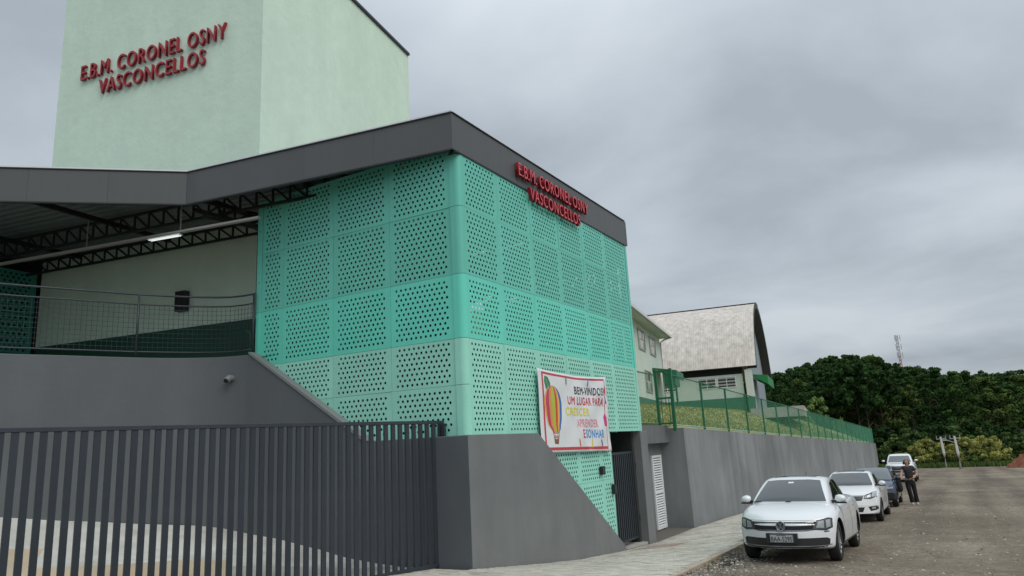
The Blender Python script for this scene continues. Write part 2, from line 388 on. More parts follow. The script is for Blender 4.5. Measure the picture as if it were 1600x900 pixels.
# ================================================================ WALLS AROUND THE ENTRANCE
FX = -7.43; FY = 11.05          # planes of the perforated street face and left face
def low_wall():
    mb = MB()      # street side: flat top 10.86..13.5, then a diagonal down to the pavement
    a, b = FX-.02, FX+.14
    pr = [(10.86, -2.3), (17.75, -3.0), (17.75, -2.60), (13.5, .23), (10.86, .23)]
    mb.prism(pr, 0, a-.22, b-.03)
    o = mb.build('low_wall', m_greywall); tag(o, 'low dark grey wall with a diagonal edge below the banner', 'wall')
    mod = o.modifiers.new('b', 'BEVEL'); mod.width = .012; mod.segments = 2
low_wall()
def ramp_wall():
    top = []
    seg = [(-7.325, 10.854, .226), (-9.78, 10.854, .226), (-13.12, 10.854, 2.29), (-13.75, 10.66, 2.29), (-14.25, 10.27, 2.29), (-14.63, 9.78, 2.29), (-14.95, 9.15, 2.29), (-15.37, 8.06, 2.29), (-15.77, 7.05, 2.29), (-16.2, 5.2, 2.29), (-16.9, 2.5, 2.29)]  # begins at the pillar so its side takes the shade-darkened grey too
    def cr(p0, p1, p2, p3, t): return tuple(.5*((2*b)+(c-a)*t+(2*a-5*b+4*c-d)*t*t+(-a+3*b-3*c+d)*t**3) for a, b, c, d in zip(p0, p1, p2, p3))
    sm = seg[:2]
    cp = [(-12.6, 10.854, 2.29)]+seg[2:]+[(-17.3, 1.0, 2.29)]
    for i in range(1, len(cp)-2):
        for k in range(6): sm.append(cr(cp[i-1], cp[i], cp[i+1], cp[i+2], k/6))
    sm.append(seg[-1]); seg = sm
    mb = MB(); rows = []
    for i, (x, y, z) in enumerate(seg):
        d = Vector(seg[min(i+1, len(seg)-1)][:2])-Vector(seg[max(i-1, 0)][:2]); d.normalize(); nrm = Vector((-d.y, d.x))   # outward = toward -y side
        if i <= 2: nrm = Vector((0, -1))
        if nrm.y > .3: nrm = -nrm
        nrm = Vector((0, -1)) if i <= 2 else (nrm if nrm.x > 0 else -nrm)
        inn = Vector((x, y))-nrm*.2
        zb = -2.6 if i < 3 else -2.3+min(1.1, .13*i)*.6
        rows.append([(x, y, -2.4), (x, y, z), (inn.x, inn.y, z), (inn.x, inn.y, -2.4)])
    mb.grid(rows)
    mb.add(rows[0], [(0, 1, 2, 3)]); mb.add(rows[-1], [(3, 2, 1, 0)])
    o = mb.build('ramp_wall', m_ramp); autosmooth(o, 30); tag(o, 'tall curved dark grey ramp wall behind the barred gate', 'wall')
    m2 = o.modifiers.new('b', 'BEVEL'); m2.width = .015; m2.segments = 2; m2.limit_method = 'ANGLE'; m2.angle_limit = R(50)
    # coping strip along the sloping edge
    mc = MB(); mc.prism([(-9.72, .20), (-13.12, 2.30), (-13.14, 2.33), (-13.10, 2.345), (-9.66, .235)], 1, 10.83, 11.06); mc.build('coping', mat('coping_grey', (.20, .21, .21), .6), o)
    # short drain pipe stub
    mp = MB(); mp.tube([(-13.62, 11.0, 1.80), (-13.52, 10.64, 1.78), (-13.50, 10.56, 1.72)], .075, 14)
    pp = mp.build('drain_pipe', mat('pipe_grey', (.20, .22, .23), .5), o, smooth=True)
    mp = MB(); mp.tube([(-13.503, 10.575, 1.732), (-13.499, 10.556, 1.717)], .058, 14); mp.build('pipe_mouth', m_black, pp)
    return seg
SEG = ramp_wall()

def retaining():
    mb = MB()
    T = lambda y: .29-.0302*(y-23.75)
    rows = []
    ys = [23.75, 30, 40, 50, 60, 70, 80, 90, 99]
    for y in ys:
        rows.append([(-7.38, y, wallfoot(y)-.4), (-7.43, y, T(y)), (-8.25, y, T(y)+.02), (-8.45, y, wallfoot(y)-.4)])
    mb.grid(rows); mb.add(rows[0], [(0, 1, 2, 3)]); mb.add(rows[-1], [(3, 2, 1, 0)])
    o = mb.build('retaining_wall', m_retain); tag(o, 'long weathered grey retaining wall beside the pavement under the green fence', 'wall')
    # recess with the louvred door: lintel, reveals and back
    mb = MB(); mb.box((-8.2, 20.2, -.16), (-7.93, 23.75, .40)); lin = mb.build('lintel', mat('lintel_grey', (.135, .143, .148), .65, var=.08, streak=.12, sscale=(1, 1.5, .6)), o)
    mb = MB(); mb.box((-8.45, 20.2, -3.1), (-8.25, 24.2, -.165)); mb.build('recess_back', m_greywall, o)
retaining()
def louvre_door():
    t = thing('louvre_door', 'white louvred door in the grey recess beside the entrance', 'door', (-8.25, 23.1, -2.83))
    mb = MB(); w = .40
    for s in (-1, 1): mb.box((0, s*w-.035, 0), (.05, s*w+.035, 2.28))
    for z in (0, 1.08, 2.21): mb.box((.001, -w+.036, z), (.049, w-.036, z+.07))
    mb.build('door_frame', m_white, t)
    me = MB(); me.bar((.012, -w+.036, 0), (.012, w-.036, 0), .055, .008, up=(.75, 0, .65)); slat = me.mesh('slat', m_white)
    for k in range(28):
        z = .10+k*.076
        if abs(z-1.11) < .05: continue
        link('slat', slat, t, (.012, 0, z))
    mb = MB(); mb.box((-.02, -w, 0), (-.004, w, 2.28)); mb.build('door_backing', mat('door_shade', (.45, .47, .5), .6), t)
louvre_door()

def entrance():
    # projecting jamb right of the opening (inner side faces the camera)
    mb = MB(); mb.box((-9.4, 19.66, -3.1), (-7.40, 20.2, .215)); o = mb.build('entrance_pier', m_greywall); tag(o, 'grey pier between the dark entrance opening and the louvred door recess', 'pillar')
    m2 = o.modifiers.new('b', 'BEVEL'); m2.width = .012; m2.segments = 2
    mb = MB(); mb.box((-12, 17.4, -3.0), (-7.45, 19.66, wallfoot(18.5)+.0)); s = mb.build('entrance_floor', m_conc); s['kind'] = 'structure'
    # open pedestrian gate of dark bars
    t = thing('pedestrian_gate', 'black barred pedestrian gate standing in the entrance opening', 'gate', (-7.66, 19.6, -2.68))
    ang = 0
    for z in (.04, 2.30):
        mb = MB(); mb.box((-.02, -1.70, z), (.02, 0, z+.06)); mb.build('rail', m_dkgrey, t)
    mbb = MB(); mbb.box((-.025, -.03, .10), (.025, .03, 2.30)); bar = mbb.mesh('bar', m_dkgrey)
    for k in range(13): link('bar', bar, t, (0, -.04-k*.135, 0))
    for z in (.55, 1.95):
        mb = MB(); mb.tube([(.0, .0, z-.08), (.0, .0, z+.08)], .03, 10); mb.box((-.05, -.01, z-.05), (.06, .26, z-.03)); mb.box((-.05, -.01, z+.03), (.06, .26, z+.05)); mb.box((.02, .10, z-.09), (.06, .25, z+.09)); mb.build('hinge', m_black, t)
    # two small dark boxes on the perforated sheet left of the opening
    for (y, z, w, h, lab) in ((16.78, -.71, .20, .20, 'small dark junction box on the perforated sheet below the banner'), (17.42, -1.20, .13, .24, 'small dark intercom box at the edge of the entrance opening')):
        t = thing('wall_box', lab, 'box', (FX+.02, y, z))
        mb = MB(); mb.box((0, -w/2, -h/2), (.07, w/2, h/2)); b = mb.build('casing', m_black, t)
        mb = MB(); mb.box((.07, -w*.35, -h*.35), (.078, w*.35, h*.35)); mb.build('cover', m_dkgrey, t)
entrance()

# ================================================================ PERFORATED BUILDING
P = .118; RH = .100; HR = .0272
def perf_mesh(w, h, mats, seed=0, pitch=P, rh=RH, hr=HR, sheet=.004, ret=.03):
    """perforated sheet in its own plane: u = x, v = z, faces -y ; holes are real, edges folded back"""
    mb = MB(); mg = .045
    n = max(1, int((w-2*mg-pitch*.5)/pitch)); rows = max(1, int((h-.05)/rh))
    v0 = (h-rows*rh)/2; u00 = (w-(n+.5)*pitch)/2
    V = mb.v; F = mb.f
    K = 12; cosk = [(math.cos(2*math.pi*(i+.5)/K), math.sin(2*math.pi*(i+.5)/K)) for i in range(K)]
    def rect(a, b, c, d):
        if b-a > 1e-4 and d-c > 1e-4: V.extend([(a, 0, c), (b, 0, c), (b, 0, d), (a, 0, d)]); q = len(V)-4; F.append((q, q+1, q+2, q+3))
    rect(0, w, 0, v0); rect(0, w, h-v0, h)
    for r in range(rows):
        a = u00+(.5*pitch if r % 2 else 0); c = v0+r*rh; d = c+rh
        rect(0, a, c, d); rect(a+n*pitch, w, c, d)
        for k in range(n):
            x0 = a+k*pitch; x1 = x0+pitch; cx = (x0+x1)/2; cz = (c+d)/2; b = len(V)
            V.extend([(x1, 0, d), (x0, 0, d), (x0, 0, c), (x1, 0, c)])
            for cc, ss in cosk: V.append((cx+hr*cc, 0, cz+hr*ss))
            for cc, ss in cosk: V.append((cx+hr*cc, sheet, cz+hr*ss))
            h0 = b+4
            # corners: 0 = +x+z (45 deg), 1 = -x+z, 2 = -x-z, 3 = +x-z ; 12 hole verts at 15,45,75...
            idx = lambda i: h0+(i % K)
            F.append((b, b+1, idx(4), idx(3), idx(2), idx(1))); F.append((b+1, b+2, idx(7), idx(6), idx(5), idx(4)))
            F.append((b+2, b+3, idx(10), idx(9), idx(8), idx(7))); F.append((b+3, b, idx(1), idx(0), idx(11), idx(10)))
            for i in range(K): F.append((h0+i, h0+(i+1) % K, h0+K+(i+1) % K, h0+K+i))
    b = len(V); V.extend([(0, 0, 0), (w, 0, 0), (w, 0, h), (0, 0, h), (0, ret, 0), (w, ret, 0), (w, ret, h), (0, ret, h)])
    F.extend([(b, b+4, b+5, b+1), (b+1, b+5, b+6, b+2), (b+2, b+6, b+7, b+3), (b+3, b+7, b+4, b)])
    me = bpy.data.meshes.new('perforated_panel'); me.from_pydata(V, [], F); me.materials.append(mats)
    return me
PM = {}
def perf(parent, x, y, z, w, h, m_, rz):
    key = (round(w, 2), round(h, 2), m_.name)
    if key not in PM: PM[key] = perf_mesh(w, h, m_)
    return link('perforated_panel', PM[key], parent, (x, y, z), (R(random.uniform(-.25, .25)), 0, rz+R(random.uniform(-.2, .2))))
HALL = thing('entrance_hall', 'teal perforated sheet metal entrance block with a dark grey fascia', 'building', (FX, FY, .22))
HALL.location = (0, 0, 0)
G = .006
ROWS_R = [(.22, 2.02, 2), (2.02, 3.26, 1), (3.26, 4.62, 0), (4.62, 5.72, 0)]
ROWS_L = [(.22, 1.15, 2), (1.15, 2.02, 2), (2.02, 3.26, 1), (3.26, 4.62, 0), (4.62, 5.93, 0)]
YC = [11.13, 12.45, 13.87, 15.28, 16.68, 18.12, 19.74]
XC = [-7.66, -9.2, -10.77, -12.29, -12.99]
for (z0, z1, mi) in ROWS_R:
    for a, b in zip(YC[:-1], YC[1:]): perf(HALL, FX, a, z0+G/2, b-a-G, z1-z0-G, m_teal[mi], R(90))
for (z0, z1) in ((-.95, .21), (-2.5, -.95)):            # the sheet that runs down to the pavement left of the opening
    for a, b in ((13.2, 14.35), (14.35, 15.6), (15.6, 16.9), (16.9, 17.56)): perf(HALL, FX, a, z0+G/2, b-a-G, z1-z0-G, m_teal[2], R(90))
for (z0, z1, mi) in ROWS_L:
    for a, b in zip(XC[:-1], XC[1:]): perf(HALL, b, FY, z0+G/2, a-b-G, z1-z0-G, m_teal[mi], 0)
def hall_trim():
    # rounded corner cladding in lengths, flush trims at the outer ends
    for (z0, z1, mi) in ROWS_L[:1]+ROWS_L[1:4]+[(4.62, 5.70, 0)]:
        mb = MB(); c = (-7.545, 11.155); r = .125; pts = []
        prof = [(-7.66, 11.03)]+[(c[0]+r*math.sin(a), c[1]-r*math.cos(a)) for a in [R(i*7.5) for i in range(13)]]
        rows = [[(p[0], p[1], z0+.004) for p in prof], [(p[0], p[1], z1-.004) for p in prof]]
        mb.grid(rows); o = mb.build('corner_cladding', m_teal[mi], HALL, smooth=True)
    for (z0, z1, mi) in ROWS_R:
        mb = MB(); mb.box((FX-.12, 19.745, z0), (FX+.01, 19.88, z1)); mb.build('edge_trim', m_teal[mi], HALL)
    for (z0, z1, mi) in ROWS_L[2:]:
        mb = MB(); mb.box((-13.16, FY-.01, z0+.003), (-12.995, FY+.12, z1-.003)); mb.build('edge_trim', m_teal[mi], HALL)
    # rivets
    mr = MB(); 
    mr.tube([(0, 0, 0), (0, -.006, 0)], .012, 6)
    me = mr.mesh('rivet', m_dkgrey)
    for z in (3.95, 5.2): 
        for dz in (0,): link('rivet', me, HALL, (-13.08, FY-.011, z))
    # steel frame behind the sheets
    for y in YC: 
        mb = MB(); mb.box((FX-.20, y-.04, .2), (FX-.05, y+.04, 5.7)); mb.build('post', m_teal[0], HALL)
    for x in XC[1:]:
        mb = MB(); mb.box((x-.04, FY+.05, .2), (x+.04, FY+.20, 5.7)); mb.build('post', m_teal[0], HALL)
    for z in (2.02, 3.26, 4.62):
        mb = MB(); mb.box((FX-.30, 11.25, z-.05), (FX-.21, 19.7, z+.05)); mb.build('girt', m_teal[0], HALL)
        mb = MB(); mb.box((-13.0, FY+.21, z-.05), (-7.7, FY+.30, z+.05)); mb.build('girt', m_teal[0], HALL)
    # floor slab, far wall with an opening, inner walls (all dark inside)
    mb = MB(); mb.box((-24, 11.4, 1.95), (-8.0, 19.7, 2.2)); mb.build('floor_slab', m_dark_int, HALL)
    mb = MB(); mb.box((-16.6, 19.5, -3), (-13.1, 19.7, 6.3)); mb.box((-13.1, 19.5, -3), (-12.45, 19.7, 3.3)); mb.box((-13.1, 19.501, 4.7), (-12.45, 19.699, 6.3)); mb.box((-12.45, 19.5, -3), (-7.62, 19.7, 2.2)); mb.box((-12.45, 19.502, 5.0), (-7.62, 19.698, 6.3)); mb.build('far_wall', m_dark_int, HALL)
    for k in range(3):
        for (z0, z1) in ((2.2, 3.6), (3.6, 5.0)): perf(HALL, -12.42+k*1.59, 19.6, z0+.006, 1.57, z1-z0-.012, m_teal[0], 0)
    mb = MB(); mb.box((-16.9, 11.3, 2.2), (-13.3, 11.4, 2.3)); mb.build('floor_kerb', m_dark_int, HALL)
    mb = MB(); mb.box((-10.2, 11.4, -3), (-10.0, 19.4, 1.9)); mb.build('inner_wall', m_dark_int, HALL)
    # white stair flight seen through the holes
    for k in range(9):
        mb = MB(); mb.box((-9.9, 12.2+k*.3, .3+k*.19), (-8.3, 12.5+k*.3, .36+k*.19)); mb.build('stair_tread', m_dark_int, HALL)
hall_trim()

# fascia: right face, left face (turned ten degrees), far left piece
C0 = Vector((FX+.03, 10.82)); C1 = Vector((FX+.03, 19.86)); K0 = Vector((-13.98, 9.70)); K1 = Vector((-20.6, 3.7))
ZF0, ZF1 = 5.71, 6.46
def fascia(a, b, cuts, name='fascia_panel'):
    d = (b-a); L_ = d.length; d.normalize(); nrm = Vector((d.y, -d.x))
    t0 = 0
    for t1 in cuts+[L_]:
        p = a+d*(t0+.0015); q = a+d*(t1-.0015); mb = MB()
        vs = [(p.x, p.y, ZF0), (q.x, q.y, ZF0), (q.x, q.y, ZF1), (p.x, p.y, ZF1)]
        th = -nrm*.10
        vs2 = [(v[0]+th.x, v[1]+th.y, v[2]) for v in vs]
        mb.add(vs+vs2, [(0, 1, 2, 3), (7, 6, 5, 4), (0, 4, 5, 1), (1, 5, 6, 2), (2, 6, 7, 3), (3, 7, 4, 0)])
        o = mb.build(name, m_fascia, HALL); mo = o.modifiers.new('b', 'BEVEL'); mo.width = .002; mo.segments = 1
        t0 = t1
    mb = MB(); mb.bar((a.x-nrm.x*.06, a.y-nrm.y*.06, ZF1+.012), (b.x-nrm.x*.06, b.y-nrm.y*.06, ZF1+.012), .17, .02); mb.build('fascia_cap', m_edge, HALL)
    mb = MB(); mb.bar((a.x-nrm.x*.12, a.y-nrm.y*.12, ZF1+.045), (b.x-nrm.x*.12, b.y-nrm.y*.12, ZF1+.045), .22, .045); mb.build('roof_flashing', m_flash, HALL)
    mb = MB(); mb.bar((a.x-nrm.x*.05, a.y-nrm.y*.05, ZF0-.012), (b.x-nrm.x*.05, b.y-nrm.y*.05, ZF0-.012), .09, .02); mb.build('fascia_drip', m_edge, HALL)
fascia(C0, C1, [3.0, 6.0])
fascia(K0, C0, [1.6, 3.2, 4.9])
fascia(K1, K0, [.9, 2.4, 4.05, 5.7, 7.3])
mb = MB(); mb.box((FX-2.5, 19.87, ZF0), (FX+.03, 19.97, ZF1)); mb.build('fascia_panel', m_fascia, HALL)

# roof sheet with trapezoid ribs, cut to the outline of the fascia
TA = R(9.88); EU = Vector((-math.sin(TA), math.cos(TA))); EL = Vector((-math.cos(TA), -math.sin(TA)))
def roof_sheet(planes, name):
    prof = [(0, 0), (.10, 0), (.14, .05), (.18, .05), (.22, 0), (.25, 0)]
    rows = []; xs = []
    for i in range(88):
        for (a, b) in prof[:-1]: xs.append((i*.25+a, b))
    o0 = Vector((-11.5, 1.0))
    mb = MB(); r0 = []; r1 = []
    for s, h in xs:
        for (arr, t) in ((r0, -11.0), (r1, 15.0)):
            p = o0+EU*s+EL*t*-1 if False else o0+EU*s+EL*(t if t > 0 else t)
            arr.append((p.x, p.y, 6.20+h+.012*s))
    mb.grid([r0, r1]); me = mb.mesh(name, mat('roof_sheet_underside', (.16, .19, .19), .5, .3, var=.08))
    bm = bmesh.new(); bm.from_mesh(me)
    for (pt, nn) in planes:
        bmesh.ops.bisect_plane(bm, geom=bm.verts[:]+bm.edges[:]+bm.faces[:], plane_co=(pt[0], pt[1], 0), plane_no=(nn[0], nn[1], 0), clear_outer=True)
    bm.to_mesh(me); bm.free(); return link(name, me, HALL)
d1 = (C0-K0).normalized(); n1 = Vector((d1.y, -d1.x)); d2 = (K0-K1).normalized(); n2 = Vector((d2.y, -d2.x)); ns = Vector((1, -.15)).normalized()
roof_sheet([(C0-n1*.12, n1), (C0-Vector((.12, 0)), (1, 0)), ((0, 19.8), (0, 1)), (K0, -ns)], 'roof_sheet')
roof_sheet([(K0-n2*.12, n2), ((0, 19.8), (0, 1)), (K0, ns), ((-27, 0), (-1, 0))], 'roof_sheet')
def truss(p, q, z0, z1, n, name='roof_truss'):
    mb = MB(); p = Vector(p); q = Vector(q); f = lambda t, z: Vector((p.x+(q.x-p.x)*t, p.y+(q.y-p.y)*t, z))
    mb.bar(f(0, z0), f(1, z0), .07, .06); mb.bar(f(0, z1), f(1, z1), .07, .06)
    for i in range(n):
        mb.bar(f(i/n, z0), f((i+1)/n, z1), .035, .045); mb.bar(f((i+1)/n, z0), f((i+1)/n, z1), .035, .045)
    return mb.build(name, m_black, HALL)
def along(p, d, t): return (p.x+d.x*t, p.y+d.y*t)
B1 = Vector((-13.2, 10.75)); truss(along(B1, EL, -5.4), along(B1, EL, 10.5), 5.70, 6.12, 34)
TC = Vector((-15.24, 12.76)); T2 = TC-EU*.45; truss(along(T2, EL, -6.5), along(T2, EL, 9.2), 5.80, 6.14, 34)
for t, o_ in ((1.0, .6), (4.4, 3.2), (7.8, 4.5), (-1.6, 0)):
    q = B1+EL*t; a = q+EU*2.0; b = q-EU*o_
    mb = MB(); mb.bar((a.x, a.y, 6.10), (b.x, b.y, 6.02), .09, .12); mb.build('roof_beam', m_black, HALL)
a = K0+Vector((.2, .3)); b = Vector((-13.4, 12.3)); truss(along(a, Vector((0, 0)), 0), (b.x, b.y), 5.45, 5.80, 6)
for (p, q) in (((-14.3, 10.1, 5.75), (-12.9, 12.0, 5.25)), ((-12.9, 12.0, 5.25), (-12.9, 12.0, 5.9)), ((-13.0, 11.2, 5.9), (-12.9, 12.0, 5.3))):
    mb = MB(); mb.bar(p, q, .09, .09); mb.build('roof_brace', m_black, HALL)
# cable tray and lamp under the roof
mb = MB(); mb.bar((-20.6, 8.72, 5.2), (-12.3, 10.35, 5.2), .10, .05); tr = mb.build('cable_tray', mat('tray_grey', (.30, .30, .28), .5), HALL)
for t in (.40, .74):
    x = -20.6+8.3*t; y = 8.72+1.63*t; mb = MB(); mb.bar((x, y, 5.2), (x, y, 5.9), .018, .012); mb.build('tray_hanger', m_lgrey, tr)
m_lamp = mat('lit_tube', (1, 1, 1)); pl_ = m_lamp.node_tree.nodes['Principled BSDF']; pl_.inputs['Emission Color'].default_value = (.9, 1, .98, 1); pl_.inputs['Emission Strength'].default_value = .6
t = thing('ceiling_lamp', 'lit tube lamp hanging from the cable tray under the roof', 'lamp', (-14.9, 9.84, 5.13), R(11.1))
mb = MB(); mb.box((-.47, -.06, 0), (.47, .06, .025)); mb.build('lamp_housing', m_white, t)
for s in (-1, 1): mb = MB(); mb.tube([(-.44, s*.035, -.014), (.44, s*.035, -.014)], .012, 8); mb.build('lamp_tube', m_lamp, t)

# deck behind the ramp wall and its slab
mb = MB(); mb.add([(-13.3, 11.0, 2.24), (-14.2, 10.6, 2.24), (-15.1, 9.2, 2.24), (-16, 7, 2.24), (-17.2, 2.5, 2.24), (-30, 0, 2.24), (-30, 14, 2.24), (-8, 14, 2.24), (-8, 11.3, 2.24)], [tuple(range(9))]); o = mb.build('terrace_floor', m_conc); o['kind'] = 'structure'
# railing
def railing():
    t = thing('terrace_railing', 'dark steel railing with wire mesh on top of the curved wall', 'railing')
    pts = [(-13.13, 10.97), (-13.7, 10.93), (-14.2, 10.52), (-14.65, 9.85), (-15.0, 9.2), (-15.44, 8.06), (-15.85, 7.05), (-16.28, 5.2), (-17, 2.5)]
    def at(s):
        i = 0
        while i < len(pts)-1:
            a = Vector(pts[i]); b = Vector(pts[i+1]); l = (b-a).length
            if s <= l: return a+(b-a)*s/l
            s -= l; i += 1
        return Vector(pts[-1])
    for z, r in ((3.70, .022), (3.48, .018), (2.42, .018)):
        mb = MB(); mb.tube([(p.x, p.y, z) for p in [at(k*.35) for k in range(28)]], r, 8); mb.build('rail', m_dkgrey, t, smooth=True)
    for s in (0.02, 2.62, 5.3, 8.2):
        p = at(s); mb = MB(); mb.tube([(p.x, p.y, 2.25), (p.x, p.y, 3.70)], .026, 8); mb.build('post', m_dkgrey, t, smooth=True)
    mb = MB(); 
    for k in range(0, 96): p = at(k*.1); mb.bar((p.x, p.y, 2.44), (p.x, p.y, 3.46), .006)
    for j in range(1, 10):
        z = 2.42+j*.106
        for k in range(27): p = at(k*.35); q = at(k*.35+.35); mb.bar((p.x, p.y, z), (q.x, q.y, z), .006)
    mb.build('wire_mesh', m_dkgrey, t)
railing()

# ================================================================ TOWER
def tower():
    t = thing('tower', 'tall mint green rendered tower rising above the grey roof fascia', 'building')
    a = Vector((-15.24, 12.76)); l = a+EL*8.18; r = a+EU*8.85; b = l+EU*8.85
    mb = MB(); z1 = 16.0
    for p, q in ((l, a), (a, r), (r, b), (b, l)):
        n = 12; rows = []
        for zz_ in [3.62+(z1-3.62)*i/10 for i in range(11)]: rows.append([(p.x+(q.x-p.x)*k/n, p.y+(q.y-p.y)*k/n, zz_) for k in range(n+1)])
        mb.grid(rows)
    mb.add([(l.x, l.y, z1), (a.x, a.y, z1), (r.x, r.y, z1), (b.x, b.y, z1)], [(0, 1, 2, 3)])
    bm_ = mb.mesh('wall', m_plaster_g); w = link('wall', bm_, t)
    mb = MB()
    for p, q in ((l, a), (a, r)):
        d = (q-p).normalized(); nn = Vector((d.y, -d.x)); mb.bar((p.x, p.y, z1+.03), (q.x, q.y, z1+.03), .16, .10)
    mb.build('roof_flashing', m_edge, t)
    # dark green lower band inside the terrace
    e0 = l-EU*.012; e1 = a-EU*.012; mb = MB(); mb.add([(e0.x, e0.y, 2.2), (e1.x, e1.y, 2.2), (e1.x, e1.y, 3.63), (e0.x, e0.y, 3.63), (l.x, l.y, 2.2), (a.x, a.y, 2.2), (a.x, a.y, 3.63), (l.x, l.y, 3.63)], [(0, 1, 2, 3), (3, 2, 6, 7), (0, 3, 7, 4), (1, 5, 6, 2)])
    mb.build('wainscot', m_darkgreen, t)
    mb = MB(); g = a+EU*8.85; mb.add([(a.x, a.y, -3), (g.x, g.y, -3), (g.x, g.y, 3.62), (a.x, a.y, 3.62)], [(0, 1, 2, 3)]); mb.build('lower_wall', m_dark_int, t)
    # box on the wall
    sp = a+EL*2.42; tt = thing('wall_speaker', 'dark box hanging on the mint wall behind the railing', 'loudspeaker', (sp.x, sp.y, 4.08), R(9.88))
    mb = MB(); mb.box((-.17, -.20, 0), (.17, -.02, .56)); mb.build('cabinet', mat('speaker_brown', (.035, .03, .035), .6), tt)
    mb = MB(); mb.box((-.14, -.21, .03), (.14, -.2, .53)); mb.build('grille', m_black, tt)
    return a, l
TA0, TL0 = tower()
# green standpipe in front of the wainscot
t = thing('standpipe', 'short dark green pipe with a bent top behind the railing', 'pipe', (-14.35, 11.9, 2.24))
mb = MB(); mb.tube([(0, 0, 0), (0, 0, .75), (-.03, -.02, .84), (-.14, -.03, .86)], .035, 8); mb.build('pipe', m_greenwall, t, smooth=True)
# perforated screen at the left end of the terrace
scr = thing('perforated_screen', 'dark green perforated screen at the far left end of the terrace', 'screen')
SD = Vector((.10, -.995)).normalized()
for i in range(6):
    for (z0, z1) in ((2.3, 3.4), (3.4, 4.6), (4.6, 5.9)):
        p = TL0+SD*(.15+i*1.3)
        key = ('scr', z0)
        if key not in PM: PM[key] = perf_mesh(1.28, z1-z0-.012, mat('green_sheet_dark', (.05, .28, .22), .5, rnd=.05), pitch=.16, rh=.12, hr=.038)
        q = p+SD*1.28; o = link('perforated_panel', PM[key], scr, (TL0.x+SD.x*(.15+i*1.3), TL0.y+SD.y*(.15+i*1.3), z0), (0, 0, math.atan2(SD.y, SD.x)))
mb = MB(); q = TL0+SD*8.2; 
for z in (2.3, 4.6): mb.bar((TL0.x-.1, TL0.y, z), (q.x-.1, q.y, z), .1, .1)
mb.build('screen_rail', m_black, scr)
mb = MB(); 
n_ = Vector((-.995, -.10))
for (z0, z1, s0, s1) in ((2.2, 2.75, -1.5, 8.2), (3.05, 6.4, -1.5, 8.2), (2.75, 3.05, -1.5, .45), (2.75, 3.05, 1.15, 8.2)):
    a_ = TL0+SD*s0+n_*.6; b_ = TL0+SD*s1+n_*.6; mb.add([(a_.x, a_.y, z0), (b_.x, b_.y, z0), (b_.x, b_.y, z1), (a_.x, a_.y, z1)], [(0, 1, 2, 3)])
mb.build('screen_light_block', m_dark_int, scr)  # added behind the screen to block light coming through the holes

# ================================================================ GATE (tall bars)
def sliding_gate():
    t = thing('driveway_gate', 'long dark steel gate of tall vertical bars at the driveway', 'gate', (GH.x, GH.y, -2.03), math.atan2(GD.y, GD.x))
    Lg = 9.0; H = 2.55
    for z, h in ((0, .07), (H-.06, .06)):
        mb = MB(); mb.box((0, -.03, z), (Lg, .03, z+h)); o = mb.build('rail', m_gate, t)
        mo = o.modifiers.new('b', 'BEVEL'); mo.width = .005
    mb = MB(); mb.box((-.06, -.035, -.0), (.0, .035, H)); mb.build('end_post', m_gate, t)
    mb = MB(); mb.box((-.04, -.018, .07), (.04, .018, H-.06)); me = mb.mesh('bar', m_gate)
    n = int(Lg/.150)
    for k in range(n): link('bar', me, t, (.09+k*.150, random.uniform(-.0008, .0008), 0), (0, 0, R(random.uniform(-.6, .6))))
    # post it closes against, with lock and hinges
    g = thing('gate_post', 'slim dark steel gate post with a lock beside the grey pillar', 'post', (-7.93, 11.0-.03, -2.06))
    mb = MB(); mb.box((-.03, -.03, 0), (.03, .03, 2.52)); mb.build('post', m_gate, g)
    mb = MB(); mb.tube([(-.07, -.04, 1.28), (.05, -.04, 1.28)], .028, 10); mb.tube([(.01, -.05, 1.34), (.01, -.05, 1.18)], .02, 8); mb.tube([(-.03, -.05, 1.10), (-.03, -.05, 1.3)], .012, 8); mb.build('lock', m_black, g)
    for z in (.28,): mb = MB(); mb.box((-.02, -.02, z), (.10, .02, z+.04)); mb.build('bracket', m_black, g)
    mb = MB(); mb.box((-.09, -.07, -.06), (.09, .07, -.0)); mb.build('foot', m_black, g)
sliding_gate()

# ================================================================ LETTERING
def glyph(ch, mats, ext, off=0.0):
    c = bpy.data.curves.new('letter', 'FONT'); c.body = ch; c.extrude = ext; c.size = 1.0; c.bevel_depth = 0; c.resolution_u = 4; c.offset = off
    o = bpy.data.objects.new('letter', c); COL.objects.link(o); me = bpy.data.meshes.new_from_object(o); COL.objects.unlink(o); bpy.data.objects.remove(o); return me
GL = {}
def width(s):
    if s in GL: return GL[s]
    me = glyph(s, None, 0); xs = [v.co.x for v in me.vertices]; GL[s] = (max(xs), min(xs)); return GL[s]
def adv(prefix):
    if not prefix: return 0.0
    return width(prefix+'H')[0]-width('H')[0]
def word_sign(parent, text, total, cap, depth, mats, name='letter', z_off=True):
    """letters standing on the local x axis, centred, caps tall = cap, each one its own mesh"""
    W_ = width(text)[0]-width(text)[1]; sx = total/W_; mh = glyph('H', None, 0); hh = max(v.co.y for v in mh.vertices); sy = cap/hh
    for i, ch in enumerate(text):
        if ch == ' ': continue
        me = glyph(ch, None, .5, 0); x = adv(text[:i])-W_/2
        mid = (max(v.co.x for v in me.vertices)+min(v.co.x for v in me.vertices))/2
        for v in me.vertices: v.co = Vector(((mid+(v.co.x-mid)*(.90 if ch != '.' else 1.25)+x)*sx, -(v.co.z+.5)*depth, v.co.y*sy))
        me.materials.clear()
        for q in mats: me.materials.append(q)
        me.update()
        for p in me.polygons: p.material_index = 1 if abs(p.normal.y) > .9 else 0
        link(name, me, parent)
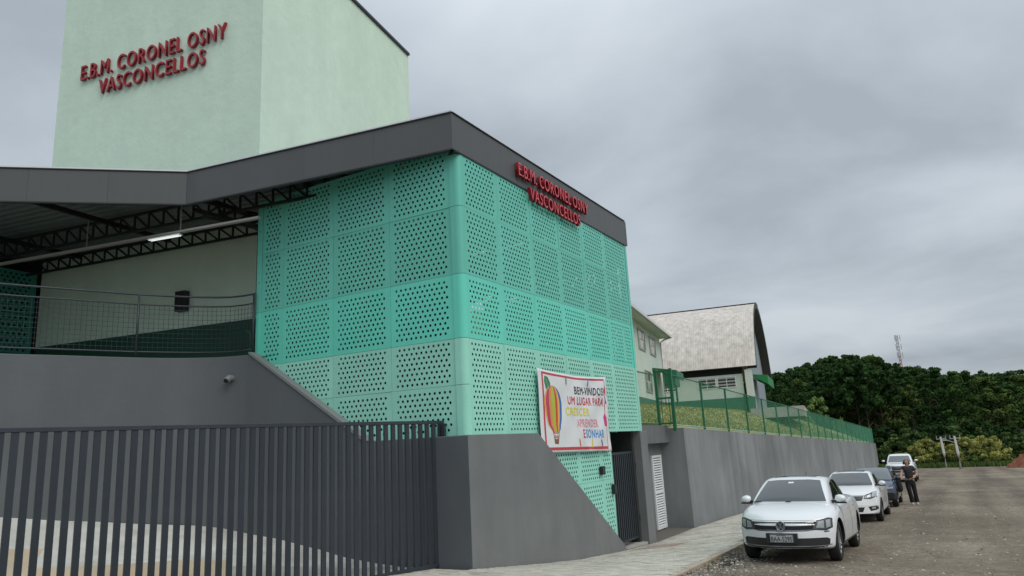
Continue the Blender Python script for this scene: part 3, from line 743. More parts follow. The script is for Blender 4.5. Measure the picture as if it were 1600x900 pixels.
def sign_on_tower():
    for text, s0, s1, z, lab in (('E.B.M. CORONEL OSNY', 7.14, 1.28, 12.17, 'upper line of red letters on the mint green tower'), ('VASCONCELLOS', 6.27, 2.0, 11.50, 'lower line of red letters on the mint green tower')):
        c = TA0+EL*((s0+s1)/2)-EU*.03
        t = thing('wall_lettering', lab, 'sign', (c.x, c.y, z), math.atan2(-EL.y, -EL.x), group=None)
        word_sign(t, text, s0-s1, .50 if z > 12 else .49, .085, [m_red, mat('red_letter_face_dark', (.36, .014, .03), .4)])  # deeper red faces on the tower letters
    for text, y0, y1, z, cap, lab in (('E.B.M. CORONEL OSNY', 13.20, 16.92, 5.89, .30, 'upper line of red letters on the dark grey street fascia'), ('VASCONCELLOS', 13.72, 16.40, 5.42+.03, .29, 'lower line of red letters on the dark grey street fascia')):
        t = thing('fascia_lettering', lab, 'sign', (FX+.05, (y0+y1)/2, z), R(90))
        word_sign(t, text, y1-y0, cap, .09, [m_red, m_redf], z_off=False)
sign_on_tower()

# ================================================================ BANNER
def banner():
    y0, y1, z0, z1 = 13.62, 17.30, -.22, 1.60
    t = thing('banner', 'white welcome banner with a hot air balloon tied to the teal sheets', 'banner')
    Wd = y1-y0; H = z1-z0
    def pos(u, v, off=0.0):            # u,v in 0..1
        sag = -.09*math.sin(math.pi*u)*(v**2)*(1 if u > 0 else 0)+.05*abs(math.sin(2*math.pi*u))*(v**4)*0
        fold = .035*math.sin((u*2.2+v*1.5)*6+1.0)*(.3+.7*u)*(.4+.6*v)+.028*math.sin((u*5-v*3)*4)*u
        crease = .07*math.exp(-((u-.22-.42*(1-v))/.035)**2)*(1-v)**.6+.06*math.exp(-((v-.82+.9*(u-.78))/.05)**2)*(1 if u > .55 else 0)*max(0, min(1, (u-.55)*5))
        x = FX+.05+.05+fold*.5+crease*.35+off
        le = .02*math.sin(v*9)
        tilt = -.07*(1-v)*(u-.5)
        return (x, y0+u*Wd+le*u+.06*(1-v)*(.5-abs(u-.5)), z0+v*H+sag*.7+tilt)
    mb = MB(); mb.grid([[pos(i/60, j/36) for i in range(61)] for j in range(37)])
    cl = mb.build('cloth', mat('banner_vinyl', (.72, .74, .76), .42, var=.02), t, smooth=True)
    so_ = cl.modifiers.new('s', 'SOLIDIFY'); so_.thickness = .003; so_.offset = -1
    def shape(name, polys, col, off=.004, cuts=True):
        m_ = mat('print_%s_%d_%d_%d' % (name, col[0]*100, col[1]*100, col[2]*100), col, .45)
        mb = MB()
        for poly in polys:
            us = [p[0] for p in poly]; vs_ = [p[1] for p in poly]
            pts = []; n = len(poly)
            for i in range(n):
                a = poly[i]; b = poly[(i+1) % n]; k = max(1, int(math.hypot((b[0]-a[0])*2, b[1]-a[1])/.04))
                for q in range(k): pts.append((a[0]+(b[0]-a[0])*q/k, a[1]+(b[1]-a[1])*q/k))
            nb = len(pts); g = []
            u = min(us)+.011
            while u < max(us):
                v = min(vs_)+.02
                while v < max(vs_): g.append((u, v)); v += .028
                u += .0165
            co = [Vector(p) for p in pts+g]
            r = geometry.delaunay_2d_cdt(co, [], [list(range(nb))], 1, 1e-6)
            mb.add([pos(p[0], p[1], off) for p in r[0]], [tuple(f) for f in r[2]])
        return mb.build(name, m_, t, smooth=True)
    # red frame
    a, b = .045, .075; c, d = .025, .062
    shape('frame_line', [[(a, c), (1-a, c), (1-a, d), (a, d)], [(a, 1-d+.01), (1-a, 1-d+.01), (1-a, 1-c), (a, 1-c)], [(a, d), (b-.01, d), (b-.01, 1-d+.01), (a, 1-d+.01)], [(1-b+.022, d), (1-a, d), (1-a, 1-d+.01), (1-b+.022, 1-d+.01)]], (.52, .05, .06))
    # words
    def word(text, u0, u1, v0, cap, col):
        W_ = width(text)[0]-width(text)[1]; sx = (u1-u0)/W_
        m_ = mat('ink_%s' % text.lower().replace('!', '').replace('-', '_').replace(' ', '_'), col, .5)
        off0 = width(text)[1]; hh = max(v.co.y for v in glyph('H', None, 0).vertices)
        for i, ch in enumerate(text):
            if ch == ' ': continue
            me = glyph(ch, None, 0)
            bm = bmesh.new(); bm.from_mesh(me)
            # thicken the stroke: three slightly shifted copies of the flat letter
            bmesh.ops.triangulate(bm, faces=bm.faces); bmesh.ops.subdivide_edges(bm, edges=[e for e in bm.edges if e.calc_length() > .25], cuts=2, use_grid_fill=False)
            bm.to_mesh(me); bm.free()
            x = adv(text[:i])-off0; mxx = (max(v.co.x for v in me.vertices)+min(v.co.x for v in me.vertices))/2; vs = [Vector((mxx+(v.co.x-mxx)*.90, v.co.y, 0)) for v in me.vertices]; fs = [tuple(p.vertices) for p in me.polygons]
            mb = MB()
            for k, (dx, dy) in enumerate(((-.024, 0), (.024, 0), (0, .026), (0, -.026))):
                mb.add([pos(u0+(v.x+x+dx)*sx, v0+(v.y+dy)*cap/hh, .005+.0004*k) for v in vs], fs)
            mb.build('letter', m_, t)
    word('BEM-VINDOS!', .47, .925, .745, .10, (.03, .03, .04))
    word('UM LUGAR PARA', .37, .925, .605, .10, (.55, .02, .05))
    word('CRESCER', .335, .68, .46, .10, (.70, .62, .03))
    word('APRENDER', .48, .81, .315, .10, (.70, .27, .33))
    word('E', .555, .592, .175, .105, (.60, .02, .06))
    word('SONHAR', .61, .885, .175, .105, (.02, .25, .62))
    # balloon
    cx, cy, rx, ry = .175, .585, .115, .235
    def bal(f):      # outline of the envelope at fraction f across (-1..1)
        pts = []
        for k in range(17):
            a = math.pi*k/16; v = cy+ry*math.cos(a) if a < math.pi/2 else cy+ry*1.55*math.cos(a); w = math.sin(a)
            if a > math.pi/2: w = max(.20, math.sin(a)*.95)
            pts.append((cx+f*rx*w+(.012 if a > 2.4 else 0), v))
        return pts
    cols = [(.72, .38, .06), (.50, .05, .12), (.66, .30, .08), (.42, .50, .05), (.62, .05, .03), (.75, .42, .08), (.03, .13, .42)]
    fr = [-1, -.84, -.48, -.18, .22, .48, .74, 1]
    for k, c_ in enumerate(cols): shape('balloon_stripe', [bal(fr[k])+bal(fr[k+1])[::-1]], c_, .0045)
    shape('basket', [[(.165, .10), (.215, .10), (.222, .16), (.16, .16)]], (.22, .11, .05))
    for ux in (.175, .205): shape('passenger', [[(ux+.014*math.cos(R(30*k)), .185+.024*math.sin(R(30*k))) for k in range(12)]], (.50, .25, .16), .006)
    shape('ropes', [[(.150, .245), (.156, .245), (.166, .16), (.161, .16)], [(.222, .245), (.228, .245), (.221, .16), (.216, .16)]], (.1, .06, .05), .006)
    shape('leaf', [[(.085, .93), (.125, .92), (.155, .85), (.15, .76), (.125, .72), (.09, .77), (.075, .86)]], (.03, .20, .08))
    shape('leaf_vein', [[(.092, .915), (.098, .91), (.138, .75), (.132, .745)]], (.35, .5, .36), .006)
    def pencil(x, y, a, col, l=.062, w=.017):
        c_, s_ = math.cos(a), math.sin(a)
        T = lambda p: (x+(p[0]*c_-p[1]*s_)*.5, y+(p[0]*s_+p[1]*c_))
        shape('pencil', [[T((-w, -l)), T((w, -l)), T((w, l*.5)), T((-w, l*.5))]], col, .005)
        shape('pencil_tip', [[T((-w, l*.5)), T((w, l*.5)), T((0, l))]], (.65, .5, .36), .005)
    pencil(.36, .895, math.pi, (.04, .28, .14)); pencil(.685, .90, math.pi-.2, (.03, .22, .55)); pencil(.50, .125, .3, (.62, .13, .03))
    pencil(.70, .115, -.25, (.62, .56, .04)); pencil(.845, .12, .5, (.05, .06, .20)); pencil(.955, .70, .35, (.25, .07, .35), .07)
    shape('tag_print', [[(.915, .33), (.965, .33), (.965, .45), (.94, .50), (.915, .45)]], (.60, .03, .20), .005)
    shape('spark_print', [[(.93, .80), (.945, .72), (.955, .80), (.97, .74), (.965, .84), (.95, .90)]], (.55, .04, .08), .005)
    # ties at the corners
    for u, v in ((0, 1), (.42, 1), (1, 1), (0, 0), (1, 0), (.5, 0)):
        p = pos(u, v); mb = MB(); mb.tube([p, (FX+.02, p[1]+(u-.5)*.05, p[2]+(.04 if v else -.04))], .006, 5); mb.build('tie', m_white, t)
banner()

# ================================================================ LAWN, FENCE, BUILDINGS ON THE TERRACE
def wtop(y): return .29-.0302*(y-23.75)
def lawn_z(x, y):
    base = wtop(min(y, 99))+.03; d = max(0, -7.7-x)
    plate = 1.55+.006*(min(y, 60)-30)-.0*x
    if y > 68: plate -= (y-68)*.12
    s = .34+.004*max(0, y-20)
    v = base+s*d
    k = .35   # smooth min
    a, b = v, max(plate, base); h = max(0, min(1, .5+.5*(b-a)/k)); return b*(1-h)+a*h-k*h*(1-h)
m_lawn = mat('lawn_grass', (.28, .31, .12), .95, var=.22, vs=1.2, bump=1.0, bs=14, bdist=.06, blotch=(.33, .30, .13), bscale=.45, bstr=.75)
def lawn():
    xs = [-7.7, -7.95, -8.3, -8.8, -9.4, -10, -10.7, -11.5, -12.5, -13.5, -15, -17, -20, -24, -30, -40, -60]
    ys = [20.25+i*1.2 for i in range(66)]
    mb = MB(); rows = []
    for y in ys: rows.append([(x if not (y < 24 and x > -8.15) else min(x, -8.15), y, lawn_z(x, y)+.03*noise.noise(Vector((x, y, 0)))) for x in xs])
    mb.grid(rows); mb.add([r[-1] for r in (rows[0], rows[-1])], [])
    o = mb.build('lawn', m_lawn, smooth=True); o['kind'] = 'structure'
    # grass tufts as real blades
    mb = MB(); rnd = random.Random(11)
    for i in range(26000):
        y = 21+rnd.random()**1.6*55; x = -8.0-rnd.random()**1.2*(3+y*.13)
        if y < 24 and x > -8.2: continue
        z = lawn_z(x, y); h = rnd.uniform(.03, .06)*(1+y/60); a = rnd.random()*6.3; w = .02*(1+y/35)
        mb.add([(x-w*math.cos(a), y-w*math.sin(a), z-.01), (x+w*math.cos(a), y+w*math.sin(a), z-.01), (x+rnd.gauss(0, .03), y+rnd.gauss(0, .03), z+h)], [(0, 1, 2)], rnd.choice((0, 0, 1, 2)))
    o = mb.build('grass', [mat('grass_green', (.24, .29, .10), .9), mat('grass_dry', (.36, .34, .16), .9), mat('grass_yellow_green', (.29, .33, .12), .9)])
    tag(o, 'rough mown grass on the bank behind the green fence', 'grass', kind='stuff')
lawn()
def fence():
    t = thing('mesh_fence', 'long green wire mesh fence on top of the grey retaining wall', 'fence')
    H = 1.78; X0 = -7.62; y = 23.45; posts = []
    while y < 99: posts.append(y); y += 3.5
    posts.append(98.9)
    mbp = MB(); mbp.box((-.035, -.035, -.1), (.035, .035, H)); me = mbp.mesh('post', m_green)
    for y in posts: link('post', me, t, (X0, y, wtop(y)), (0, R(random.uniform(-.4, .4)), 0))
    for a, b in zip(posts[:-1], posts[1:]):
        for z in (.10, H-.03):
            mb = MB(); mb.tube([(X0, a, wtop(a)+z), (X0, b, wtop(b)+z)], .022, 6); mb.build('rail', m_green if z > 1 else mat('pale_green_rail', (.30, .48, .38), .5), t, smooth=True)
    mb = MB()
    def wires(P, Q, L_, step, r):
        # diagonal wires in a rectangle between two posts; P,Q base points
        n = int(L_/step)
        for sgn in (1, -1):
            k = -int(H/step)-1
            while k <= n+int(H/step):
                s0 = k*step; s1 = s0+sgn*(H-.12); za, zb = .10, H-.03
                a0, b0 = s0, s1; z_a, z_b = za, zb
                def clip(s, sa, sb, z1_, z2_): return z1_+(z2_-z1_)*(s-sa)/(sb-sa)
                lo, hi = (a0, b0) if a0 < b0 else (b0, a0); zl, zh = (z_a, z_b) if a0 < b0 else (z_b, z_a)
                l2, h2 = max(lo, 0), min(hi, L_)
                if h2-l2 > .02:
                    zl2 = clip(l2, lo, hi, zl, zh); zh2 = clip(h2, lo, hi, zl, zh)
                    f = lambda s, z: (P[0]+(Q[0]-P[0])*s/L_, P[1]+(Q[1]-P[1])*s/L_, P[2]+(Q[2]-P[2])*s/L_+z)
                    mb.tube([f(l2, zl2), f(h2, zh2)], r, 3, cap=False)
                k += 1
    for a, b in zip(posts[:-1], posts[1:]):
        wires((X0, a, wtop(a)), (X0, b, wtop(b)), b-a, .10 if a < 50 else .13, .0016 if a < 35 else .0022 if a < 50 else .0036)
    # return beside the recess and the leg over the lintel
    wires((-8.10, 20.2, .39), (-8.10, 23.3, .33), 3.1, .10, .0016)
    mb.build('wire_mesh', m_wire, t, kind='stuff')
    for z in (.12, H-.05): mb = MB(); mb.tube([(-8.10, 18.9, .41+z), (-8.10, 23.3, .33+z)], .022, 6); mb.build('rail', m_green, t)
    g = thing('fence_gate', 'narrow green gate frame at the near end of the mesh fence', 'gate', (-8.0, 23.4, .33))
    for x in (-.10, .42): mb = MB(); mb.box((x-.045, -.045, -.1), (x+.045, .045, 1.92)); mb.build('post', m_green, g)
    for z in (.12, .95, 1.84): mb = MB(); mb.box((-.055, -.03, z-.03), (.375, .03, z+.03)); mb.build('crossbar', m_green, g)
    mb = MB(); mb.box((.02, -.012, .15), (.04, .012, .92)); mb.box((.28, -.012, .15), (.30, .012, .92)); mb.build('inner_bar', m_green, g)
fence()
def louvre_window(parent, o, ux, w, h, nrm, n=5):
    """window with glass slats; o = lower left corner, ux = unit along the wall, nrm outward"""
    up = Vector((0, 0, 1)); o = Vector(o); ux = Vector(ux); nrm = Vector(nrm)
    mb = MB()
    for (a, b, c, d) in ((-.05, 0, -.05, h+.05), (w, w+.05, -.05, h+.05), (0, w, -.05, 0), (0, w, h, h+.05), (w*.5-.02, w*.5+.02, 0, h)):
        P = [o+ux*q+up*s+nrm*r for r in (.0, .05) for (q, s) in ((a, c), (b, c), (b, d), (a, d))]
        mb.add(P, [(0, 1, 2, 3), (7, 6, 5, 4), (0, 4, 5, 1), (1, 5, 6, 2), (2, 6, 7, 3), (3, 7, 4, 0)])
    f = mb.build('window', m_white, parent)
    mb = MB(); P = [o+nrm*.006, o+ux*w+nrm*.006, o+ux*w+up*h+nrm*.006, o+up*h+nrm*.006]; mb.add(P, [(0, 1, 2, 3)]); mb.build('pane', glass('window_dark', (.03, .035, .04), .12), f)
    mb = MB()
    for k in range(n):
        z = h*(k+.5)/n; P0 = o+up*z+nrm*.014; mb.add([P0, P0+ux*w, P0+ux*w+up*h/n*.45+nrm*.025, P0+up*h/n*.45+nrm*.025], [(0, 1, 2, 3)])
    mb.build('slat', mat('slat_grey', (.42, .44, .44), .5), f)
def annex():
    """two storey pale building with a projecting eave"""
    t = thing('school_building', 'two storey pale mint school building with white eaves behind the fence', 'building')
    c = Vector((-14.18, 42.3)); e = EU; b = c-e*15; dl = EL
    zb, ze = 1.45, 5.95
    def P(p, z): return (p.x, p.y, z)
    mb = MB(); back = dl*9
    mb.add([P(b, zb), P(c, zb), P(c, ze), P(b, ze)], [(0, 1, 2, 3)]); mb.add([P(c, zb), P(c+back, zb), P(c+back, ze+0), P(c, ze)], [(0, 1, 2, 3)])
    mb.build('wall', m_cream, t)
    n_ = -dl; 
    w0 = b+n_*.012; w1 = c+n_*.012
    mb = MB(); mb.add([P(w0, zb-.2), P(w1, zb-.2), P(w1, 2.05), P(w0, 2.05)], [(0, 1, 2, 3)]); mb.build('wainscot', m_greenwall, t)
    # eaves: soffit, fascia gutter, roof
    oh = .62; ov = e*.55
    s0 = b-e*0; s1 = c+ov
    mb = MB(); pr = [P(s0+n_*oh, ze+.02), P(s1+n_*oh, ze+.02), P(s1+back, ze+.02), P(s0+back, ze+.02)]
    mb.add(pr, [(0, 1, 2, 3)]); mb.build('soffit', mat('soffit_white', (.55, .60, .56), .7), t)
    mb = MB(); mb.bar((*(s0+n_*(oh+.03)), ze+.09), (*(s1+n_*(oh+.03)), ze+.09), .12, .14); mb.build('gutter', mat('gutter_white', (.62, .65, .64), .4), t)
    mb = MB(); rg = s0+dl*4.5; r2 = s1+dl*4.5
    mb.add([P(s0+n_*oh, ze+.17), P(s1+n_*oh, ze+.17), P(r2, ze+1.3), P(rg, ze+1.3)], [(0, 1, 2, 3)]); mb.add([P(s1+n_*oh, ze+.02), P(s1+back, ze+.02), P(r2, ze+1.3)], [(0, 1, 2)]); mb.build('roof', mat('roof_fibre', (.33, .33, .32), .8, var=.15), t)
    mb = MB(); q = c+n_*.06-e*.06; mb.tube([(*(c+n_*.72+e*.3), ze+.02), (*(c+n_*.3), ze-.12), (*q, ze-.28), (*q, zb)], .045, 8); mb.build('downpipe', mat('downpipe_grey', (.38, .42, .40), .5), t, smooth=True)
    # windows
    for (d0, w, z, h) in ((7.1, 1.75, 4.62, .98), (3.75, 1.75, 4.66, .92), (6.0, 1.75, 2.45, 1.05), (10.6, 1.75, 4.6, 1.0)):
        o = c-e*d0; 
        # frame with pale panes and grey bars
        mb = MB(); F = lambda s, zz, r: (o.x+e.x*s+n_.x*r, o.y+e.y*s+n_.y*r, zz)
        for (a, b_, c_, d_) in ((-.06, 0, -.06, h+.06), (w, w+.06, -.06, h+.06), (0, w, -.06, 0), (0, w, h, h+.06)):
            V = [F(q, z+s, r) for r in (-.0, .05) for (q, s) in ((a, c_), (b_, c_), (b_, d_), (a, d_))]
            mb.add(V, [(0, 1, 2, 3), (7, 6, 5, 4), (0, 4, 5, 1), (1, 5, 6, 2), (2, 6, 7, 3), (3, 7, 4, 0)])
        f = mb.build('window', mat('window_frame_grey', (.30, .33, .31), .5), t)
        for k in range(4):
            for j in range(2):
                mb = MB(); a = .04+k*w/4; b2 = a+w/4-.08; zz = z+.04+j*h/2; z2 = zz+h/2-.08
                mb.add([F(a, zz, .02), F(b2, zz, .02), F(b2, z2, .03), F(a, z2, .02)], [(0, 1, 2, 3)])
                mb.build('pane', glass('pane_dark' if (k+j) % 3 == 0 else 'pane_pale', (.12, .14, .13) if (k+j) % 3 == 0 else (.50, .50, .46), .15), f)
    # awning over a ground floor door
    aw = thing('awning', 'dark green awning on the pale two storey building', 'awning')
    p = c-e*3.6; mb = MB(); a0 = p+n_*.02; a1 = p+e*2.9+n_*.02; o1 = n_*1.3
    mb.add([P(a0, 3.85), P(a1, 3.85), P(a1+o1, 3.62), P(a0+o1, 3.62), P(a0, 3.80), P(a1, 3.80), P(a1+o1, 3.18), P(a0+o1, 3.18)], [(0, 1, 2, 3), (3, 2, 6, 7), (0, 3, 7, 4), (1, 5, 6, 2)])
    mb.build('canopy', m_green, aw)
annex()
def green_box():
    t = thing('green_porch', 'dark green porch roof beside the fence gate', 'awning')
    c = Vector((-15.9, 43.9)); mb = MB()
    u = EL*-1; n_ = -EU
    a = c; b = c+u*1.9
    for (z0, z1) in ((3.15, 4.05),):
        V = [(*a, z0), (*b, z0), (*b, z1), (*a, z1), (*(a+EU*2), z0), (*(b+EU*2), z0), (*(b+EU*2), z1), (*(a+EU*2), z1)]
        mb.add(V, [(0, 1, 2, 3), (7, 6, 5, 4), (0, 4, 5, 1), (1, 5, 6, 2), (2, 6, 7, 3), (3, 7, 4, 0)])
    mb.build('canopy', m_green, t)
    for q in (a, b): mb = MB(); mb.bar((*(q+EU*.1), 1.5), (*(q+EU*.1), 3.15), .10, .10); mb.build('post', m_green, t)
green_box()
def barn():
    t = thing('gymnasium', 'gymnasium with an arched pale metal roof and mint walls', 'building')
    a = R(7.5); g = Vector((-math.sin(a), math.cos(a))); l = Vector((-math.cos(a), -math.sin(a)))
    E0 = Vector((-11.9, 54.55)); Ln = 22.0; half = 8.95; sag = 5.95; ze = 4.85
    Rr = (half**2+sag**2)/(2*sag); zc_ = ze+sag-Rr; a0 = math.asin(half/Rr)
    if sag > Rr: a0 = math.pi-a0
    def arc(f, dr=0): th = -a0+2*a0*f; return half+(Rr+dr)*math.sin(th), zc_+(Rr+dr)*math.cos(th)
    m_bar = mat('weathered_metal_roof', (.60, .555, .50), .6, .1, var=.06, vs=.5, streak=.26, sscale=(3.2, 3.2, .05), blotch=(.44, .39, .34), bscale=.5, bstr=.4)
    rows = []; n = 24; np_ = int(Ln/.09)
    for i in range(np_+1):
        s = -.75+i*.09; h = (.010 if i % 2 == 0 else 0)
        rows.append([(E0.x+g.x*arc(k/n, h)[0]+l.x*s, E0.y+g.y*arc(k/n, h)[0]+l.y*s, arc(k/n, h)[1]) for k in range(n+1)])
    mb = MB(); mb.grid(rows); mb.build('roof', m_bar, t)
    # ridge overlap strip
    mb = MB(); rows = []
    for s in (-.78, Ln-.7): rows.append([(E0.x+g.x*arc(f, .09)[0]+l.x*s, E0.y+g.y*arc(f, .09)[0]+l.y*s, arc(f, .09)[1]) for f in (.40, .45, .5, .55)])
    mb.grid(rows); mb.build('ridge_strip', m_bar, t)
    # gable end arch frame (dark, below the overhang) and cladding
    mb = MB(); rows = []
    for s, dr in ((-.76, .03), (-.76, -.42), (-.05, -.42)): rows.append([(E0.x+g.x*arc(k/n, dr)[0]+l.x*s, E0.y+g.y*arc(k/n, dr)[0]+l.y*s, arc(k/n, dr)[1]) for k in range(n+1)])
    mb.grid(rows); mb.build('arch_frame', mat('arch_dark', (.055, .055, .05), .7), t)
    mb = MB(); rows = []; k_ = 120
    for i in range(k_+1):
        d = .25+(2*half-.5)*i/k_; zt = zc_+math.sqrt(max(0, (Rr-.2)**2-(d-half)**2)); off = (.03 if i % 2 else 0)
        rows.append([(E0.x+g.x*d-l.x*off, E0.y+g.y*d-l.y*off, 1.7), (E0.x+g.x*d-l.x*off, E0.y+g.y*d-l.y*off, zt)])
    mb.grid(rows); mb.build('gable_cladding', mat('blue_grey_cladding', (.27, .31, .345), .5, .2, var=.05), t)
    # long wall below the eave
    W0 = E0+g*.45+l*.35; W1 = W0+l*(Ln-1)
    mb = MB(); mb.add([(*W0, 1.6), (*W1, 1.6), (*W1, 4.35), (*W0, 4.35)], [(0, 1, 2, 3)]); mb.build('wall', m_cream, t)
    mb = MB(); q0 = W0-g*.015; q1 = W1-g*.015; mb.add([(*q0, 1.2), (*q1, 1.2), (*q1, 2.62), (*q0, 2.62)], [(0, 1, 2, 3)]); mb.build('wainscot', m_greenwall, t)
    mb = MB(); q0 = W0+g*.5; q1 = W1+g*.5; mb.add([(*q0, 4.2), (*q1, 4.2), (*q1, 5.6), (*q0, 5.6)], [(0, 1, 2, 3)]); mb.build('eave_gap_shade', m_black, t)  # black sheet standing in for the shade in the gap under the eave
    mb = MB(); mb.bar((*(E0+g*.12+l*-.7), ze+.02), (*(E0+g*.12+l*(Ln-1)), ze+.02), .14, .14); mb.build('gutter', m_edge, t)
    for (d, w) in ((.55, 1.25), (2.0, 1.25), (5.0, 1.25), (6.45, 1.25), (10, 1.25), (11.4, 1.25)):
        o = W0+l*(d+w)-g*.0; louvre_window(t, (o.x, o.y, 3.45), (-l.x, -l.y, 0), w, .72, (-g.x, -g.y, 0), 3)
    # corner pilasters and gable door
    for d, w in ((-.35, .42),):
        a_ = E0+g*.40+l*d; V = []
        mb = MB(); mb.bar((*(a_+l*.25), 2.62), (*(a_+l*.25), 4.6), .5, .5, up=(g.x, g.y, 0)); mb.build('pilaster', mat('pilaster_white', (.62, .66, .62), .7), t)
        mb = MB(); mb.bar((*(a_+l*.25), 1.2), (*(a_+l*.25), 2.62), .51, .51, up=(g.x, g.y, 0)); mb.build('pilaster_base', m_greenwall, t)
    for (d, w, h, m_) in ((1.6, 1.0, 2.1, m_white), (3.2, 1.5, 2.3, m_white)):
        o = E0+g*d-l*.05; mb = MB(); V = [(*o, 1.6), (*(o+g*w), 1.6), (*(o+g*w), 1.6+h), (*o, 1.6+h)]; V2 = [(v[0]-l.x*.05, v[1]-l.y*.05, v[2]) for v in V]
        mb.add(V+V2, [(0, 1, 2, 3), (7, 6, 5, 4), (0, 4, 5, 1), (1, 5, 6, 2), (2, 6, 7, 3), (3, 7, 4, 0)]); mb.build('door', m_, t)
    aw = thing('awning', 'bright green awning on the gable end of the gymnasium', 'awning')
    o = E0+g*1.6-l*.04; oo = -l*1.3; mb = MB(); q = o+g*7.0
    mb.add([(*o, 4.35), (*q, 4.35), (*(q+oo), 4.2), (*(o+oo), 4.2), (*o, 4.3), (*q, 4.3), (*(q+oo), 3.5), (*(o+oo), 3.5)], [(0, 1, 2, 3), (3, 2, 6, 7), (0, 3, 7, 4), (1, 5, 6, 2)]); mb.build('canopy', mat('bright_green', (.015, .22, .06), .5), aw)
    # concrete apron
    mb = MB(); o = E0-l*3.6-g*.4; q = o+g*14; mb.add([(*o, 1.72), (*(E0-g*.4), 1.72), (*(E0+g*14), 1.72), (*q, 1.72), (*o, 1.0), (*(E0-g*.4), 1.0), (*(E0+g*14), 1.0), (*q, 1.0)], [(0, 1, 2, 3), (0, 4, 5, 1), (3, 2, 6, 7), (0, 3, 7, 4)]); s = mb.build('concrete_apron', m_conc); s['kind'] = 'structure'
barn()
# blue-grey lattice fence behind the lawn crest

# ================================================================ VEGETATION
def leaf_mat(name, col, hue=.0):
    M = mat(name, col, .85, spec=.15, var=.35, vs=.35, rnd=.22); return M
m_bark = mat('bark', (.10, .075, .055), .95, var=.2, vs=2)
def crown_mesh(name, w, h, nclump, per, size, m_, seed, shape='round', droop=0.0):
    rnd = random.Random(seed); V = []; F = []
    for c in range(nclump):
        # clump centre within the envelope
        for _ in range(40):
            u = rnd.random(); z = u*h; 
            if shape == 'round': e = math.sin(math.pi*min(1, u*.88+.12))**.6
            elif shape == 'cone': e = (1-u)**.7*1.0+.10
            elif shape == 'flat': e = 1.0 if u > .5 else .35
            else: e = 1
            r = math.sqrt(rnd.random()); a = rnd.random()*6.283
            if r > .35 or rnd.random() < .3: break
        cx = w/2*e*r*math.cos(a); cy = w/2*e*r*math.sin(a); cr = rnd.uniform(.075, .155)*w*(1-.35*u)
        for k in range(per):
            d = Vector((rnd.gauss(0, 1), rnd.gauss(0, 1), rnd.gauss(0, 1)*.8+.25)); d.normalize(); q = cr*(.55+.5*rnd.random())
            p = Vector((cx, cy, z))+Vector((d.x*q, d.y*q, d.z*q*.75-droop*q))
            n = (d+Vector((rnd.gauss(0, .5), rnd.gauss(0, .5), rnd.gauss(0, .5)))).normalized()
            t = n.cross(Vector((rnd.gauss(0, 1), rnd.gauss(0, 1), rnd.gauss(0, 1)))).normalized(); b = n.cross(t); s = size*rnd.uniform(.6, 1.3)
            i = len(V); V.extend([tuple(p-t*s), tuple(p+b*s*.55), tuple(p+t*s), tuple(p-b*s*.55)]); F.append((i, i+1, i+2, i+3))
    me = bpy.data.meshes.new(name); me.from_pydata(V, [], F); me.materials.append(m_); return me
def trunk_mesh(h, r, limbs, seed, lean=.03):
    rnd = random.Random(seed); mb = MB(); pts = [(lean*h*math.sin(k*.9+seed)*k/6, lean*h*math.cos(k*1.3+seed)*k/6, h*k/6-.3*(k == 0)) for k in range(7)]
    mb.tube(pts, [r*(1-.12*k) for k in range(7)], 7)
    for i in range(limbs):
        k = rnd.randint(3, 6); p = Vector(pts[k]); a = rnd.random()*6.28; l = h*rnd.uniform(.12, .22); q = p+Vector((math.cos(a)*l, math.sin(a)*l, l*.6)); mb.tube([p, (p+q)/2+Vector((0, 0, -.05*l)), q], [r*.35, r*.25, r*.1], 5)
    return mb.mesh('trunk', m_bark, smooth=True)
GR_DK = leaf_mat('foliage_dark', (.026, .064, .016)); GR_MD = leaf_mat('foliage_mid', (.040, .088, .020)); GR_OL = leaf_mat('foliage_olive', (.066, .105, .024)); GR_BR = leaf_mat('foliage_bright', (.09, .145, .04)); GR_YE = leaf_mat('foliage_yellow', (.31, .32, .09))
PROT = [
    (crown_mesh('crown', 7.5, 9, 62, 76, .24, GR_DK, 1), trunk_mesh(8, .22, 6, 1), 5.0, 9),
    (crown_mesh('crown', 6.5, 10.5, 62, 76, .22, GR_DK, 2, 'cone'), trunk_mesh(9, .20, 7, 2), 4.0, 10.5),
    (crown_mesh('crown', 8.5, 8, 66, 74, .25, GR_MD, 3), trunk_mesh(7.5, .24, 6, 3), 4.6, 8),
    (crown_mesh('crown', 6.0, 9.5, 56, 76, .22, GR_MD, 4, 'cone'), trunk_mesh(9, .19, 7, 4), 4.4, 9.5),
    (crown_mesh('crown', 8.0, 9.5, 66, 74, .24, GR_OL, 5), trunk_mesh(8, .22, 6, 5), 4.2, 9.5),
]
BR_PR = (crown_mesh('crown', 6.5, 6.0, 34, 70, .26, GR_BR, 6), trunk_mesh(4, .16, 6, 6), 1.0, 6.0)
PINE_PR = (crown_mesh('crown', 6.5, 6.5, 26, 70, .30, GR_DK, 8, 'round'), trunk_mesh(11, .19, 8, 8, .01), 8.0, 6.5)
FLAT_PR = (crown_mesh('crown', 10.5, 2.8, 30, 60, .34, GR_DK, 9, 'flat'), trunk_mesh(14, .28, 9, 9, .01), 12.5, 2.8)
def tree(pr, x, y, z, s, rz, label, group, name='tree', sz=None):
    t = thing(name, label, 'tree', (x, y, z), rz, group); sz = sz or s
    c = link('crown', pr[0], t, (0, 0, pr[2]*sz)); c.scale = (s, s, sz)
    k = link('trunk', pr[1], t); k.scale = (s, s, sz); return t
def base_z(x, y): return (road(y) if y < 130 else -5.35)+hill(x, y)
